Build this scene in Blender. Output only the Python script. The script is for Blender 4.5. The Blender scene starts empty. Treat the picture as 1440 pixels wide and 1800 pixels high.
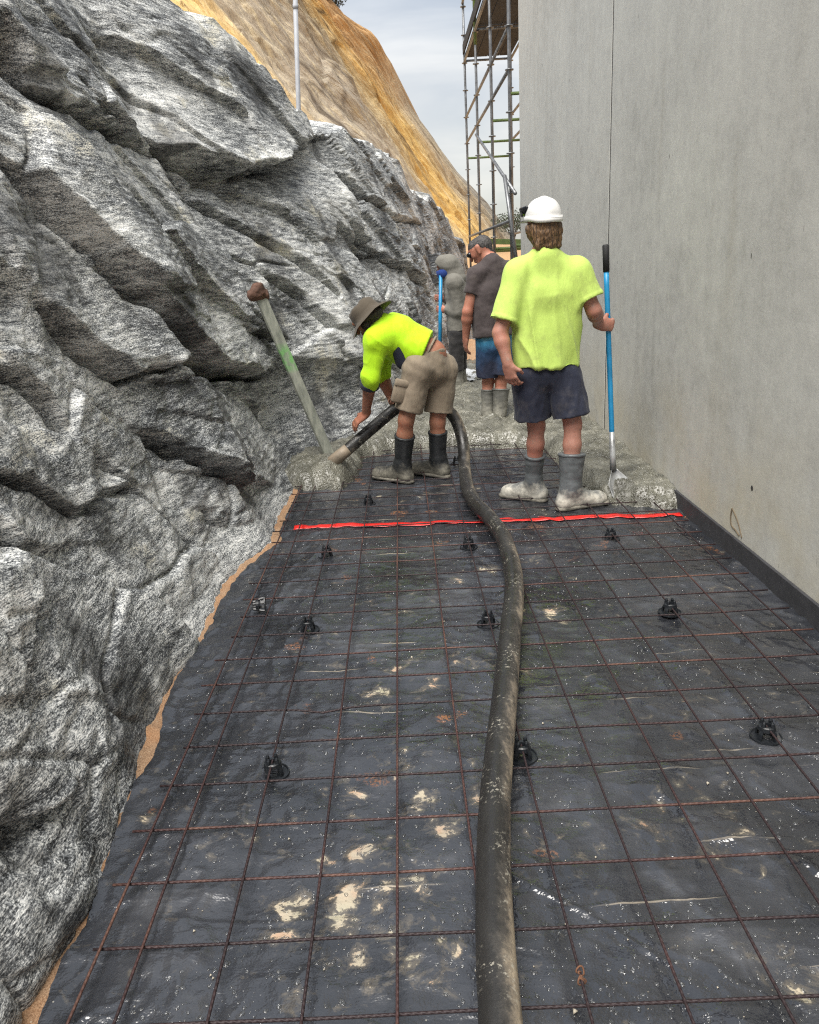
import bpy, bmesh, math, random
import numpy as np
from mathutils import Vector, Matrix
random.seed(7); np.random.seed(7)
S = bpy.context.scene
COL = S.collection
R = math.radians

# ------------------------------------------------------------------ camera
FPX, PITCH, ROLL, YAW, CAMH = 1348.7, 0.3111, 0.0587, -0.0029, 1.547   # focal length in photo pixels, metres
def ray(px, py):
    uu = (px - 720) / FPX; vv = (900 - py) / FPX
    cr, sr = math.cos(ROLL), math.sin(ROLL)
    u = uu * cr + vv * sr; v = -uu * sr + vv * cr
    cp, sp = math.cos(PITCH), math.sin(PITCH)
    x, y, z = u, cp + v * sp, -sp + v * cp
    cy, sy = math.cos(YAW), math.sin(YAW)
    return Vector((x * cy + y * sy, -x * sy + y * cy, z))
def gz(px, py, z=0.0):                 # survey: where a sight line meets height z
    r = ray(px, py); return Vector((0, 0, CAMH)) + r * ((z - CAMH) / r.z)
def gy(px, py, Y):                     # survey: where a sight line meets distance Y
    r = ray(px, py); return Vector((0, 0, CAMH)) + r * (Y / r.y)
def gx(px, py, X):
    r = ray(px, py); return Vector((0, 0, CAMH)) + r * (X / r.x)
cam = bpy.data.objects.new('camera', bpy.data.cameras.new('camera')); COL.objects.link(cam)
f0 = ray(720, 900).normalized(); r0 = (ray(721, 900) - ray(720, 900)).normalized(); u0 = (ray(720, 899) - ray(720, 900)).normalized()
M = Matrix((r0, u0, -f0)).transposed().to_4x4(); M.translation = (0, 0, CAMH)
cam.matrix_world = M
cam.data.sensor_fit = 'HORIZONTAL'; cam.data.sensor_width = 36; cam.data.lens = 36 * FPX / 1440
cam.data.clip_start = 0.05; cam.data.clip_end = 2000
cam.data.dof.use_dof = True; cam.data.dof.focus_distance = 3.2; cam.data.dof.aperture_fstop = 14.0
S.camera = cam

# ------------------------------------------------------------------ sky, sun, exposure
SUN_EL, SUN_AZ = 64, 208               # azimuth clockwise from +Y: the light comes from behind the camera
w = bpy.data.worlds.new('World'); S.world = w; w.use_nodes = True
nt = w.node_tree; nt.nodes.clear()
sky = nt.nodes.new('ShaderNodeTexSky'); sky.sky_type = 'NISHITA'; sky.sun_disc = False
sky.sun_elevation = R(SUN_EL); sky.sun_rotation = R(SUN_AZ); sky.air_density = 1.0; sky.dust_density = 2.0; sky.ozone_density = 1.0
tc = nt.nodes.new('ShaderNodeTexCoord'); mp = nt.nodes.new('ShaderNodeMapping'); mp.inputs['Scale'].default_value = (1.0, 1.0, 3.5)
nz = nt.nodes.new('ShaderNodeTexNoise'); nz.inputs['Scale'].default_value = 2.2; nz.inputs['Detail'].default_value = 6; nz.inputs['Roughness'].default_value = .55; nz.inputs['Distortion'].default_value = .6
cr = nt.nodes.new('ShaderNodeValToRGB'); cr.color_ramp.elements[0].position = .38; cr.color_ramp.elements[0].color = (.45, .45, .45, 1); cr.color_ramp.elements[1].position = .66; cr.color_ramp.elements[1].color = (.97, .97, .97, 1)
mx = nt.nodes.new('ShaderNodeMix'); mx.data_type = 'RGBA'; mx.inputs['B'].default_value = (7.6, 7.9, 8.2, 1)
sp_ = nt.nodes.new('ShaderNodeSeparateXYZ'); cl_ = nt.nodes.new('ShaderNodeValToRGB')
cl_.color_ramp.elements[0].position = .10; cl_.color_ramp.elements[0].color = (.96, .93, .86, 1); cl_.color_ramp.elements[1].position = .30; cl_.color_ramp.elements[1].color = (.71, .76, .82, 1)
ml_ = nt.nodes.new('ShaderNodeMix'); ml_.data_type = 'RGBA'; ml_.blend_type = 'MULTIPLY'; ml_.inputs['Factor'].default_value = 1.0; ml_.inputs['B'].default_value = (10, 10, 10, 1); ml_.clamp_result = False
nt.links.new(tc.outputs['Generated'], sp_.inputs[0]); nt.links.new(sp_.outputs[2], cl_.inputs[0]); nt.links.new(cl_.outputs[0], ml_.inputs['A']); nt.links.new(ml_.outputs['Result'], mx.inputs['B'])
bg = nt.nodes.new('ShaderNodeBackground'); bg.inputs['Strength'].default_value = 0.052
out = nt.nodes.new('ShaderNodeOutputWorld')
L = nt.links.new
L(tc.outputs['Generated'], mp.inputs['Vector']); L(mp.outputs[0], nz.inputs['Vector']); L(nz.outputs['Fac'], cr.inputs[0])
L(cr.outputs[0], mx.inputs['Factor']); L(sky.outputs[0], mx.inputs['A']); L(mx.outputs['Result'], bg.inputs['Color']); L(bg.outputs[0], out.inputs[0])
sl = bpy.data.lights.new('sun', 'SUN'); sl.energy = 3.2; sl.angle = R(45); sl.color = (1, .96, .9)
sun = bpy.data.objects.new('sun', sl); COL.objects.link(sun)
sd = Vector((math.sin(R(SUN_AZ)) * math.cos(R(SUN_EL)), math.cos(R(SUN_AZ)) * math.cos(R(SUN_EL)), math.sin(R(SUN_EL))))
sun.rotation_euler = (-sd).to_track_quat('-Z', 'Y').to_euler(); sun.location = (0, 0, 30)
S.view_settings.view_transform = 'Standard'; S.view_settings.look = 'None'; S.view_settings.gamma = 1; S.view_settings.exposure = 1.14
S.view_settings.use_curve_mapping = False
S.render.engine = 'CYCLES'
S.cycles.use_denoising = False; S.cycles.filter_width = 1.15; S.cycles.sample_clamp_indirect = 4.0; S.cycles.max_bounces = 8; S.cycles.use_adaptive_sampling = True; S.cycles.adaptive_threshold = .012

# ------------------------------------------------------------------ numpy noise
_perm = np.random.RandomState(3).permutation(1024).astype(np.int32)
_perm = np.concatenate([_perm, _perm, _perm])
_g = np.random.RandomState(4).normal(size=(1024, 3)); _g /= np.linalg.norm(_g, axis=1)[:, None]; _g = _g.astype(np.float32)
def perlin(x, y, z=0.0):
    x, y, z = np.broadcast_arrays(np.asarray(x, np.float32), np.asarray(y, np.float32), np.asarray(z, np.float32))
    xi = np.floor(x).astype(np.int32); yi = np.floor(y).astype(np.int32); zi = np.floor(z).astype(np.int32)
    xf = x - xi; yf = y - yi; zf = z - zi
    fd = lambda t: t * t * t * (t * (t * 6 - 15) + 10)
    u, v, ww = fd(xf), fd(yf), fd(zf)
    def h(dx, dy, dz):
        k = _perm[(_perm[(_perm[(xi + dx) & 1023] + yi + dy) & 1023] + zi + dz) & 1023]
        g = _g[k]; return g[..., 0] * (xf - dx) + g[..., 1] * (yf - dy) + g[..., 2] * (zf - dz)
    lp = lambda a, b, t: a + t * (b - a)
    return lp(lp(lp(h(0,0,0), h(1,0,0), u), lp(h(0,1,0), h(1,1,0), u), v), lp(lp(h(0,0,1), h(1,0,1), u), lp(h(0,1,1), h(1,1,1), u), v), ww) * 1.6
def fbm(x, y, z=0.0, o=4, gain=.5):
    s = 0; a = 1; f = 1.0
    for i in range(o):
        s = s + a * perlin(x * f + 17.3 * i, y * f + 5.1 * i, np.asarray(z) * f); a *= gain; f *= 2.03
    return s
def facet(u, v, seed, tilt, off):
    """planar facets over jittered cells; returns height and distance to the cell border"""
    rs = np.random.RandomState(seed); T = 128
    jx, jy, ta, tb, oc = [rs.rand(T, T).astype(np.float32) for _ in range(5)]
    ui = np.floor(u).astype(int); vi = np.floor(v).astype(int)
    b1 = np.full(u.shape, 9., np.float32); b2 = b1.copy(); hh = np.zeros(u.shape, np.float32)
    for dx in (-1, 0, 1):
        for dy in (-1, 0, 1):
            a, b = (ui + dx) % T, (vi + dy) % T
            cx = ui + dx + jx[a, b]; cy = vi + dy + jy[a, b]
            d = np.hypot(u - cx, v - cy)
            hv = (oc[a, b] - .5) * 2 * off + ((ta[a, b] - .5) * (u - cx) + (tb[a, b] - .5) * (v - cy)) * 2 * tilt
            near = d < b1
            b2 = np.where(near, b1, np.minimum(b2, d)); hh = np.where(near, hv, hh); b1 = np.where(near, d, b1)
    return hh, b2 - b1
def sm(e0, e1, x):
    t = np.clip((x - e0) / (e1 - e0), 0, 1); return t * t * (3 - 2 * t)
def polydist(pts, u, v):
    """unsigned distance, signed vertical side (+ above) and 0..1 position along a polyline"""
    best = np.full(u.shape, 1e9, np.float32); side = np.zeros(u.shape, np.float32); pos = np.zeros(u.shape, np.float32)
    n = len(pts) - 1
    for i in range(n):
        (ax, ay), (bx, by) = pts[i], pts[i + 1]
        dx, dy = bx - ax, by - ay; l2 = dx * dx + dy * dy + 1e-12
        t = np.clip(((u - ax) * dx + (v - ay) * dy) / l2, 0, 1)
        d = np.hypot(u - ax - t * dx, v - ay - t * dy)
        c = (dx * (v - ay) - dy * (u - ax)); c = np.sign(c) * (1 if dx >= 0 else -1)
        m = d < best
        best = np.where(m, d, best); side = np.where(m, c, side); pos = np.where(m, (i + t) / n, pos)
    return best, side, pos

# ------------------------------------------------------------------ object helpers
def tag(o, label=None, cat=None, group=None, kind=None):
    if label: o['label'] = label
    if cat: o['category'] = cat
    if group: o['group'] = group
    if kind: o['kind'] = kind
    return o
def empty(name, loc, label=None, cat=None, group=None):
    o = bpy.data.objects.new(name, None); COL.objects.link(o); o.location = loc; o.empty_display_size = .1
    return tag(o, label, cat, group)
def link(name, me, mat=None, parent=None, smooth=True):
    o = bpy.data.objects.new(name, me); COL.objects.link(o)
    if mat: me.materials.append(mat)
    if smooth: me.polygons.foreach_set('use_smooth', np.ones(len(me.polygons), bool))
    if parent:
        o.parent = parent; o.matrix_parent_inverse = Matrix.Translation(parent.location).inverted() if parent.parent is None else parent_inv(parent)
    return o
def parent_inv(p):
    m = Matrix.Identity(4); chain = []
    while p: chain.append(p); p = p.parent
    for q in reversed(chain): m = m @ q.matrix_parent_inverse @ q.matrix_basis
    return m.inverted()
def mesh_np(name, verts, quads, mat=None, parent=None, smooth=True):
    me = bpy.data.meshes.new(name)
    verts = np.asarray(verts, np.float32); quads = np.asarray(quads, np.int32)
    me.vertices.add(len(verts)); me.vertices.foreach_set('co', verts.ravel())
    k = quads.shape[1]
    me.loops.add(quads.size); me.loops.foreach_set('vertex_index', quads.ravel())
    me.polygons.add(len(quads)); me.polygons.foreach_set('loop_start', np.arange(0, quads.size, k, dtype=np.int32))
    me.update(calc_edges=True); me.validate()
    return link(name, me, mat, parent, smooth)
def grid_quads(n, m):                 # n rows, m columns
    i = np.arange(n * m).reshape(n, m)
    return np.stack([i[:-1, :-1], i[:-1, 1:], i[1:, 1:], i[1:, :-1]], -1).reshape(-1, 4)
def bm_obj(name, bm, mat=None, parent=None, smooth=False):
    me = bpy.data.meshes.new(name); bmesh.ops.recalc_face_normals(bm, faces=bm.faces); bm.to_mesh(me); bm.free()
    return link(name, me, mat, parent, smooth)
def box_bm(bm, c, s, rot=None, bev=0):
    r = bmesh.ops.create_cube(bm, size=1); vs = r['verts']
    m = Matrix.Translation(c) @ (rot.to_4x4() if rot else Matrix.Identity(4)) @ Matrix.Diagonal((*s, 1))
    bmesh.ops.transform(bm, matrix=m, verts=vs)
    if bev:
        es = list({e for v in vs for e in v.link_edges}); bmesh.ops.bevel(bm, geom=es, offset=bev, segments=1, affect='EDGES')
    return bm
def box(name, c, s, mat, parent=None, rot=None, bev=0.002):
    bm = bmesh.new(); box_bm(bm, c, s, rot, bev); return bm_obj(name, bm, mat, parent)
def tube_data(pts, rad, seg=8, cap=True):
    P = [Vector(p) for p in pts]; n = len(P)
    rads = rad if hasattr(rad, '__len__') else [rad] * n
    V = []; up = None
    for i in range(n):
        t = (P[min(i + 1, n - 1)] - P[max(i - 1, 0)]).normalized()
        if up is None: up = t.orthogonal().normalized()
        up = (up - t * up.dot(t)).normalized(); sd_ = t.cross(up)
        for k in range(seg):
            a = 2 * math.pi * k / seg; V.append(P[i] + (up * math.cos(a) + sd_ * math.sin(a)) * rads[i])
    F = []
    for i in range(n - 1):
        for k in range(seg):
            a = i * seg + k; b = i * seg + (k + 1) % seg; F.append((a, b, b + seg, a + seg))
    if cap: F.append(tuple(range(seg))[::-1]); F.append(tuple(range((n - 1) * seg, n * seg)))
    return V, F
def tube(name, pts, rad, mat, parent=None, seg=8, smooth=True):
    V, F = tube_data(pts, rad, seg); me = bpy.data.meshes.new(name); me.from_pydata([tuple(v) for v in V], [], F); me.update()
    return link(name, me, mat, parent, smooth)
def catmull(pts, n):
    P = [np.array(p, float) for p in pts]; P = [2 * P[0] - P[1]] + P + [2 * P[-1] - P[-2]]; o = []
    for i in range(1, len(P) - 2):
        for t in np.linspace(0, 1, n, endpoint=False):
            a, b, c, d = P[i - 1:i + 3]
            o.append(.5 * (2 * b + (c - a) * t + (2 * a - 5 * b + 4 * c - d) * t * t + (3 * b - a - 3 * c + d) * t ** 3))
    o.append(P[-2]); return o
def lathe_bm(bm, prof, seg=32, mat4=None):
    rings = []
    for r, z in prof:
        rings.append([bm.verts.new((r * math.cos(2 * math.pi * k / seg), r * math.sin(2 * math.pi * k / seg), z)) for k in range(seg)] if r > 1e-6 else [bm.verts.new((0, 0, z))])
    for A, B in zip(rings, rings[1:]):
        for k in range(seg):
            a = [A[k % len(A)], A[(k + 1) % len(A)], B[(k + 1) % len(B)], B[k % len(B)]]
            a = list(dict.fromkeys(a))
            if len(a) > 2: bm.faces.new(a)
    if mat4: bmesh.ops.transform(bm, matrix=mat4, verts=[v for r in rings for v in r])
    return bm

# ------------------------------------------------------------------ material helpers
class NT:
    def __init__(s, name):
        s.m = bpy.data.materials.new(name); s.m.use_nodes = True; s.t = s.m.node_tree
        s.b = s.t.nodes['Principled BSDF']; s.o = s.t.nodes['Material Output']
    def n(s, ty, **k):
        x = s.t.nodes.new(ty)
        for a, b in k.items(): setattr(x, a, b)
        return x
    def put(s, inp, v):
        if isinstance(v, bpy.types.NodeSocket): s.t.links.new(v, inp)
        elif v is not None: inp.default_value = v
    def pos(s): return s.n('ShaderNodeTexCoord').outputs['Object']
    def attr(s, a): return s.n('ShaderNodeAttribute', attribute_name=a).outputs['Fac']
    def map(s, v, scale=(1, 1, 1), rot=(0, 0, 0), loc=(0, 0, 0)):
        x = s.n('ShaderNodeMapping'); s.put(x.inputs[0], v); x.inputs['Scale'].default_value = scale; x.inputs['Rotation'].default_value = rot; x.inputs['Location'].default_value = loc
        return x.outputs[0]
    def noise(s, v, scale=5, det=4, rough=.5, dist=0, col=False):
        x = s.n('ShaderNodeTexNoise'); s.put(x.inputs['Vector'], v); x.inputs['Scale'].default_value = scale; x.inputs['Detail'].default_value = det; x.inputs['Roughness'].default_value = rough; x.inputs['Distortion'].default_value = dist
        return x.outputs['Color' if col else 'Fac']
    def vor(s, v, scale=5, feat='F1', out='Distance', rnd=1):
        x = s.n('ShaderNodeTexVoronoi', feature=feat); s.put(x.inputs['Vector'], v); x.inputs['Scale'].default_value = scale; x.inputs['Randomness'].default_value = rnd
        return x.outputs[out]
    def ramp(s, f, stops, interp='LINEAR'):
        x = s.n('ShaderNodeValToRGB'); s.put(x.inputs[0], f); e = x.color_ramp.elements; x.color_ramp.interpolation = interp
        while len(e) < len(stops): e.new(.5)
        for el, (p, c) in zip(e, stops):
            el.position = p; el.color = (c, c, c, 1) if not hasattr(c, '__len__') else (*c, 1)
        return x.outputs[0]
    def mix(s, f, a, b, mode='MIX'):
        x = s.n('ShaderNodeMix', data_type='RGBA', blend_type=mode); s.put(x.inputs['Factor'], f)
        for k, v in (('A', a), ('B', b)):
            s.put(x.inputs[k], v if isinstance(v, bpy.types.NodeSocket) else (*v, 1) if hasattr(v, '__len__') else (v, v, v, 1))
        return x.outputs['Result']
    def ma(s, op, a, b=None, c=None, clamp=False):
        x = s.n('ShaderNodeMath', operation=op, use_clamp=clamp); s.put(x.inputs[0], a); s.put(x.inputs[1], b); s.put(x.inputs[2], c); return x.outputs[0]
    def vadd(s, a, b, k=1.0):
        y = s.n('ShaderNodeVectorMath', operation='SCALE'); s.put(y.inputs[0], b); y.inputs['Scale'].default_value = k
        x = s.n('ShaderNodeVectorMath', operation='ADD'); s.put(x.inputs[0], a); s.t.links.new(y.outputs[0], x.inputs[1]); return x.outputs[0]
    def sep(s, v):
        x = s.n('ShaderNodeSeparateXYZ'); s.put(x.inputs[0], v); return x.outputs
    def bump(s, h, st=.5, d=.01, nrm=None):
        x = s.n('ShaderNodeBump'); s.put(x.inputs['Height'], h); x.inputs['Strength'].default_value = st; x.inputs['Distance'].default_value = d
        if nrm: s.t.links.new(nrm, x.inputs['Normal'])
        return x.outputs[0]
    def done(s, col=None, rough=.6, normal=None, **k):
        if col is not None: s.put(s.b.inputs['Base Color'], (*col, 1) if isinstance(col, tuple) else col)
        s.put(s.b.inputs['Roughness'], rough)
        if normal: s.put(s.b.inputs['Normal'], normal)
        for a, b in k.items(): s.put(s.b.inputs[a.replace('_', ' ')], b)
        return s.m
def srgb(r, g, b):
    f = lambda c: (c / 255 / 12.92) if c <= 10 else ((c / 255 + .055) / 1.055) ** 2.4
    return (f(r), f(g), f(b))

# ------------------------------------------------------------------ materials of the setting
def m_rock():
    s = NT('gneiss'); p = s.pos()
    wv = s.noise(s.map(p, (1, .8, 1.2)), 1.3, 3, .5, 0, True)
    wv2 = s.noise(s.map(p, (1, .7, 1.4)), 8, 2, .5, 0, True)
    q = s.vadd(s.vadd(p, wv, .16), wv2, .010)
    a = s.noise(s.map(q, (13, 6.5, 62), rot=(.12, 0, 0)), 1.0, 4, .70, .15)       # foliation streaks
    b = s.noise(s.map(q, (70, 42, 250), rot=(.12, 0, 0)), 1.0, 3, .75, 0)       # fine grain streaks
    g = s.noise(s.map(p, (1, .7, 1.4)), 165, 3, .72)                                  # speckle of the crystals
    big = s.noise(s.map(p, (.9, .5, 1.3)), 1.5, 4, .55)         # broad tone
    c_ = s.noise(s.map(q, (3, 1.6, 10)), 1.0, 4, .6)            # broad banding
    v = s.ma('ADD', s.ma('MULTIPLY', s.ma('SUBTRACT', a, .5), .75), s.ma('ADD', s.ma('MULTIPLY', s.ma('SUBTRACT', b, .5), .75), s.ma('MULTIPLY', s.ma('SUBTRACT', g, .5), 1.05)))
    v = s.ma('ADD', v, s.ma('ADD', s.ma('MULTIPLY', s.ma('SUBTRACT', big, .5), .55), s.ma('MULTIPLY', s.ma('SUBTRACT', c_, .5), .40)))
    v = s.ma('ADD', v, .5)
    col = s.ramp(v, [(.24, srgb(24, 26, 28)), (.39, srgb(80, 83, 86)), (.51, srgb(143, 146, 147)), (.61, srgb(202, 204, 202)), (.75, srgb(242, 242, 238))])
    lich = s.ramp(s.noise(p, 2.4, 5, .65), [(.58, 0.0), (.68, .6)])
    col = s.mix(s.ma('MULTIPLY', lich, s.ramp(v, [(.46, 0.), (.62, 1.)])), col, srgb(204, 194, 158))
    rust = s.ramp(s.noise(s.map(p, (1, 1, .6)), 2.6, 4, .6), [(.62, 0.0), (.74, .45)])
    col = s.mix(rust, col, srgb(92, 88, 78))
    wet = s.ramp(s.noise(s.map(p, (1, 1, .45), loc=(3, 1, 2)), 1.9, 4, .6), [(.55, 0.0), (.63, .66)])
    col = s.mix(wet, col, srgb(36, 37, 39))
    n = s.bump(s.ma('ADD', s.ma('MULTIPLY', a, 1.0), s.ma('MULTIPLY', b, .35)), .45, .010)
    n = s.bump(s.noise(p, 90, 4, .7), .35, .004, n)
    rough = s.ramp(s.noise(p, 9, 4, .6), [(.3, .48), (.7, .8)])
    return s.done(col, rough, n)
def m_cliff():
    s = NT('weathered_cutting'); u = s.n('ShaderNodeAttribute', attribute_name='dip').outputs['Vector']
    wv = s.noise(u, 2.0, 3, .5, 0, True); q = s.vadd(u, wv, .10)
    a = s.noise(s.map(q, (16, 1.6, 1)), 1.0, 6, .65, .6)
    b = s.noise(s.map(q, (95, 9.0, 1)), 1.0, 5, .75, .3)
    c = s.noise(s.map(q, (6, 1.2, 1), loc=(4, 0, 0)), 1.0, 4, .55, .3)
    # broad zones across the face: yellow edge strip, grey brown, ochre, orange crest
    x = s.sep(u)[0]
    xx = s.ma('ADD', x, s.ma('MULTIPLY', s.ma('SUBTRACT', c, .5), .22))
    zone = s.ramp(xx, [(.05, srgb(216, 182, 116)), (.22, srgb(212, 178, 114)), (.30, srgb(172, 158, 136)), (.50, srgb(168, 156, 138)), (.60, srgb(208, 186, 142)), (.68, srgb(228, 186, 106)), (.78, srgb(220, 186, 118)), (.88, srgb(188, 170, 140)), (1.0, srgb(170, 158, 136))])
    y = s.sep(u)[1]
    top = s.ma('MULTIPLY', s.ramp(xx, [(.62, 0.), (.78, 1.)]), s.ramp(s.ma('ADD', y, s.ma('MULTIPLY', s.ma('SUBTRACT', a, .5), .3)), [(.28, 1.), (.55, 0.)]))
    zone = s.mix(top, zone, srgb(204, 160, 106))
    col = s.mix(s.ramp(a, [(.34, .7), (.50, 0.)]), zone, srgb(104, 90, 76))
    col = s.mix(s.ramp(b, [(.50, 0.), (.72, .75)]), col, srgb(226, 208, 166))
    grey = s.ramp(s.noise(s.map(q, (5, 1.6, 1), loc=(9, 3, 0)), 1.0, 4, .6), [(.58, 0.), (.68, .7)])
    col = s.mix(grey, col, srgb(138, 134, 126))
    crk = s.ramp(s.vor(s.map(q, (22, 3.0, 1)), 1.0, 'DISTANCE_TO_EDGE'), [(.0, .8), (.035, 0.)])
    col = s.mix(s.ma('MULTIPLY', crk, s.ramp(c, [(.45, 0.), (.6, 1.)])), col, srgb(70, 60, 52))
    n = s.bump(s.ma('ADD', a, s.ma('MULTIPLY', b, .5)), 1.0, .5)
    return s.done(col, .9, n)
def m_wall():
    s = NT('precast_concrete'); p = s.pos()
    st = s.noise(s.map(p, (1, 9, .28)), 1.0, 5, .62, .25)          # vertical run marks
    st2 = s.noise(s.map(p, (1, 46, .9)), 1.0, 4, .6, .15)
    bl = s.noise(p, 1.1, 4, .55); fine = s.noise(p, 60, 4, .65); sp = s.noise(p, 9, 5, .7)
    v = s.ma('ADD', s.ma('MULTIPLY', st, .13), s.ma('ADD', s.ma('MULTIPLY', st2, .05), s.ma('ADD', s.ma('MULTIPLY', bl, .42), s.ma('ADD', s.ma('MULTIPLY', fine, .16), s.ma('MULTIPLY', sp, .40)))))
    col = s.ramp(v, [(.40, srgb(152, 152, 147)), (.55, srgb(174, 174, 169)), (.66, srgb(184, 184, 178)), (.80, srgb(198, 198, 191))])
    stain = s.ramp(s.noise(s.map(p, (1, 5, .5), loc=(2, 2, 0)), 1.0, 4, .6), [(.56, 0.), (.74, .22)])
    col = s.mix(stain, col, srgb(150, 144, 130))
    low = s.ma('MULTIPLY', s.ramp(s.sep(p)[2], [(.0, 1.), (.95, 0.)]), s.ramp(s.noise(p, 2.6, 4, .6), [(.40, .1), (.66, .6)]))   # splashed foot of the wall
    col = s.mix(low, col, srgb(178, 166, 134))
    hole = s.ramp(s.vor(s.map(p, (1, 1, .45)), 4.4), [(.022, 1.), (.034, 0.)])
    col = s.mix(s.ma('MULTIPLY', hole, .8), col, srgb(60, 58, 54))
    scr = s.ramp(s.noise(s.map(p, (3, 60, 9), rot=(.6, 0, 0)), 1.0, 3, .6), [(.69, 0.), (.73, .5)])
    col = s.mix(scr, col, srgb(96, 94, 90))
    n = s.bump(s.ma('SUBTRACT', s.ma('ADD', s.ma('MULTIPLY', fine, .35), s.ma('MULTIPLY', sp, .5)), hole), .35, .006)
    return s.done(col, s.ramp(sp, [(.3, .6), (.7, .8)]), n)
def m_mat():
    s = NT('black_membrane'); p = s.pos(); xyz = s.sep(p)
    wv = s.noise(p, 3.0, 3, .5, 0, True); q = s.vadd(p, wv, .08)
    dust = s.noise(p, 2.3, 6, .65)
    col = s.ramp(dust, [(.33, srgb(30, 32, 36)), (.56, srgb(50, 52, 57)), (.78, srgb(80, 81, 84))])
    # dried slurry and muddy water patches, mostly along the middle of the path
    mid = s.ramp(s.ma('ABSOLUTE', s.ma('SUBTRACT', xyz[0], .05)), [(.15, 1.), (.62, 0.35), (1.0, .0)])
    n1 = s.noise(s.map(q, (13.0, 15.0, 1)), 1.0, 8, .68, .4)
    gate = s.noise(p, 1.35, 2, .5)
    pm = s.ma('ADD', s.ma('ADD', n1, s.ma('ADD', s.ma('MULTIPLY', s.attr('slurry'), .20), s.ma('MULTIPLY', mid, .015))), s.ma('MULTIPLY', s.ma('SUBTRACT', gate, .5), .22))
    patch = s.ramp(pm, [(.70, 0.), (.725, 1.)])
    tint = s.ramp(s.noise(p, 6, 3, .6), [(.38, srgb(156, 150, 130)), (.54, srgb(166, 154, 134)), (.64, srgb(172, 140, 114))])
    thin = s.ramp(pm, [(.60, 0.), (.70, .5)])
    col = s.mix(thin, col, srgb(112, 104, 90)); col = s.mix(patch, col, tint)
    # orange dirt crumbs
    dirt = s.ma('MULTIPLY', s.ramp(s.noise(p, 3.3, 3, .5), [(.66, 0.), (.70, 1.)]), s.ramp(s.noise(p, 90, 3, .7), [(.48, 0.), (.56, 1.)]))
    col = s.mix(s.ma('MULTIPLY', dirt, .8), col, srgb(146, 98, 62))
    # pale scuffed creases running across the sheet
    cz = s.attr('crease')
    scuff = s.ma('MULTIPLY', s.ramp(cz, [(.42, 0.), (.62, 1.)]), s.ramp(s.noise(s.map(p, (7, 40, 1)), 1.0, 5, .65), [(.42, 0.), (.54, .85)]))
    col = s.mix(scuff, col, srgb(166, 156, 140))
    specks = s.ramp(s.vor(p, 26), [(.03, .8), (.06, 0.)])
    col = s.mix(s.ma('MULTIPLY', specks, s.ramp(s.noise(p, 5, 2), [(.5, 0.), (.6, 1.)])), col, srgb(176, 172, 160))
    wet = s.ma('MULTIPLY', s.ramp(s.noise(s.vadd(p, wv, .2), 2.6, 4, .55), [(.46, 0.), (.53, 1.)]), s.ramp(xyz[0], [(.0, .35), (.6, 1.)]))
    col = s.mix(s.ma('MULTIPLY', wet, .5), col, srgb(30, 31, 34))
    rough = s.mix(wet, s.ramp(s.noise(p, 3.7, 5, .6), [(.30, .17), (.52, .29), (.75, .44)]), .08)
    rough = s.mix(patch, rough, .22)
    n = s.bump(s.noise(s.map(q, (6, 9, 1)), 1.0, 5, .55), .55, .03)
    n = s.bump(s.noise(p, 55, 3, .6), .18, .004, n)
    n = s.bump(s.ramp(s.vor(p, 130), [(.0, 1.), (.5, 0.)]), .25, .0015, n)
    return s.done(col, rough, n, Specular_IOR_Level=1.0)
def m_sand():
    s = NT('orange_sand'); p = s.pos()
    a = s.noise(p, 8, 5, .6); g = s.noise(p, 220, 3, .7)
    col = s.mix(s.ramp(g, [(.35, 0.), (.65, 1.)]), srgb(126, 96, 72), srgb(190, 158, 126))
    col = s.mix(s.ramp(a, [(.4, 0.), (.7, .5)]), col, srgb(168, 118, 76))
    col = s.mix(s.ramp(s.vor(p, 60), [(.10, .8), (.16, 0.)]), col, srgb(200, 186, 164))
    return s.done(col, .95, s.bump(s.ma('ADD', a, g), .8, .006))
def m_soil():
    s = NT('bare_earth'); p = s.pos()
    col = s.ramp(s.noise(p, .6, 6, .6), [(.3, srgb(140, 108, 76)), (.7, srgb(178, 146, 106))])
    return s.done(col, .95, s.bump(s.noise(p, 6, 6, .7), .8, .05))
def m_wet_concrete():
    s = NT('wet_concrete'); p = s.pos()
    ag = s.vor(p, 70); a2 = s.noise(p, 150, 3, .7); b = s.noise(p, 5, 4, .6)
    col = s.ramp(s.ma('ADD', s.ma('MULTIPLY', a2, .38), s.ma('MULTIPLY', b, .67)), [(.36, srgb(58, 57, 50)), (.52, srgb(98, 97, 87)), (.68, srgb(132, 130, 118))])
    col = s.mix(s.ramp(ag, [(.05, .35), (.35, 0.)]), col, srgb(104, 98, 84))
    wet = s.ramp(s.noise(s.map(p, (1, .7, 1)), 3.0, 4, .6), [(.42, .16), (.62, .48)])
    n = s.bump(s.ramp(ag, [(.0, 1.), (.5, 0.)]), .8, .008); n = s.bump(a2, .6, .004, n)
    return s.done(col, wet, n, Specular_IOR_Level=.8)
def m_plain(name, c, rough=.6, bump=0, scale=40, var=.15, **k):
    s = NT(name); p = s.pos()
    a = s.noise(p, scale * .3, 4, .6); c2 = tuple(x * (1 - var * 2) for x in c); c3 = tuple(min(1, x * (1 + var)) for x in c)
    col = s.ramp(a, [(.3, c2), (.7, c3)])
    return s.done(col, rough, s.bump(s.noise(p, scale, 4, .6), bump, .004) if bump else None, **k)
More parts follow.
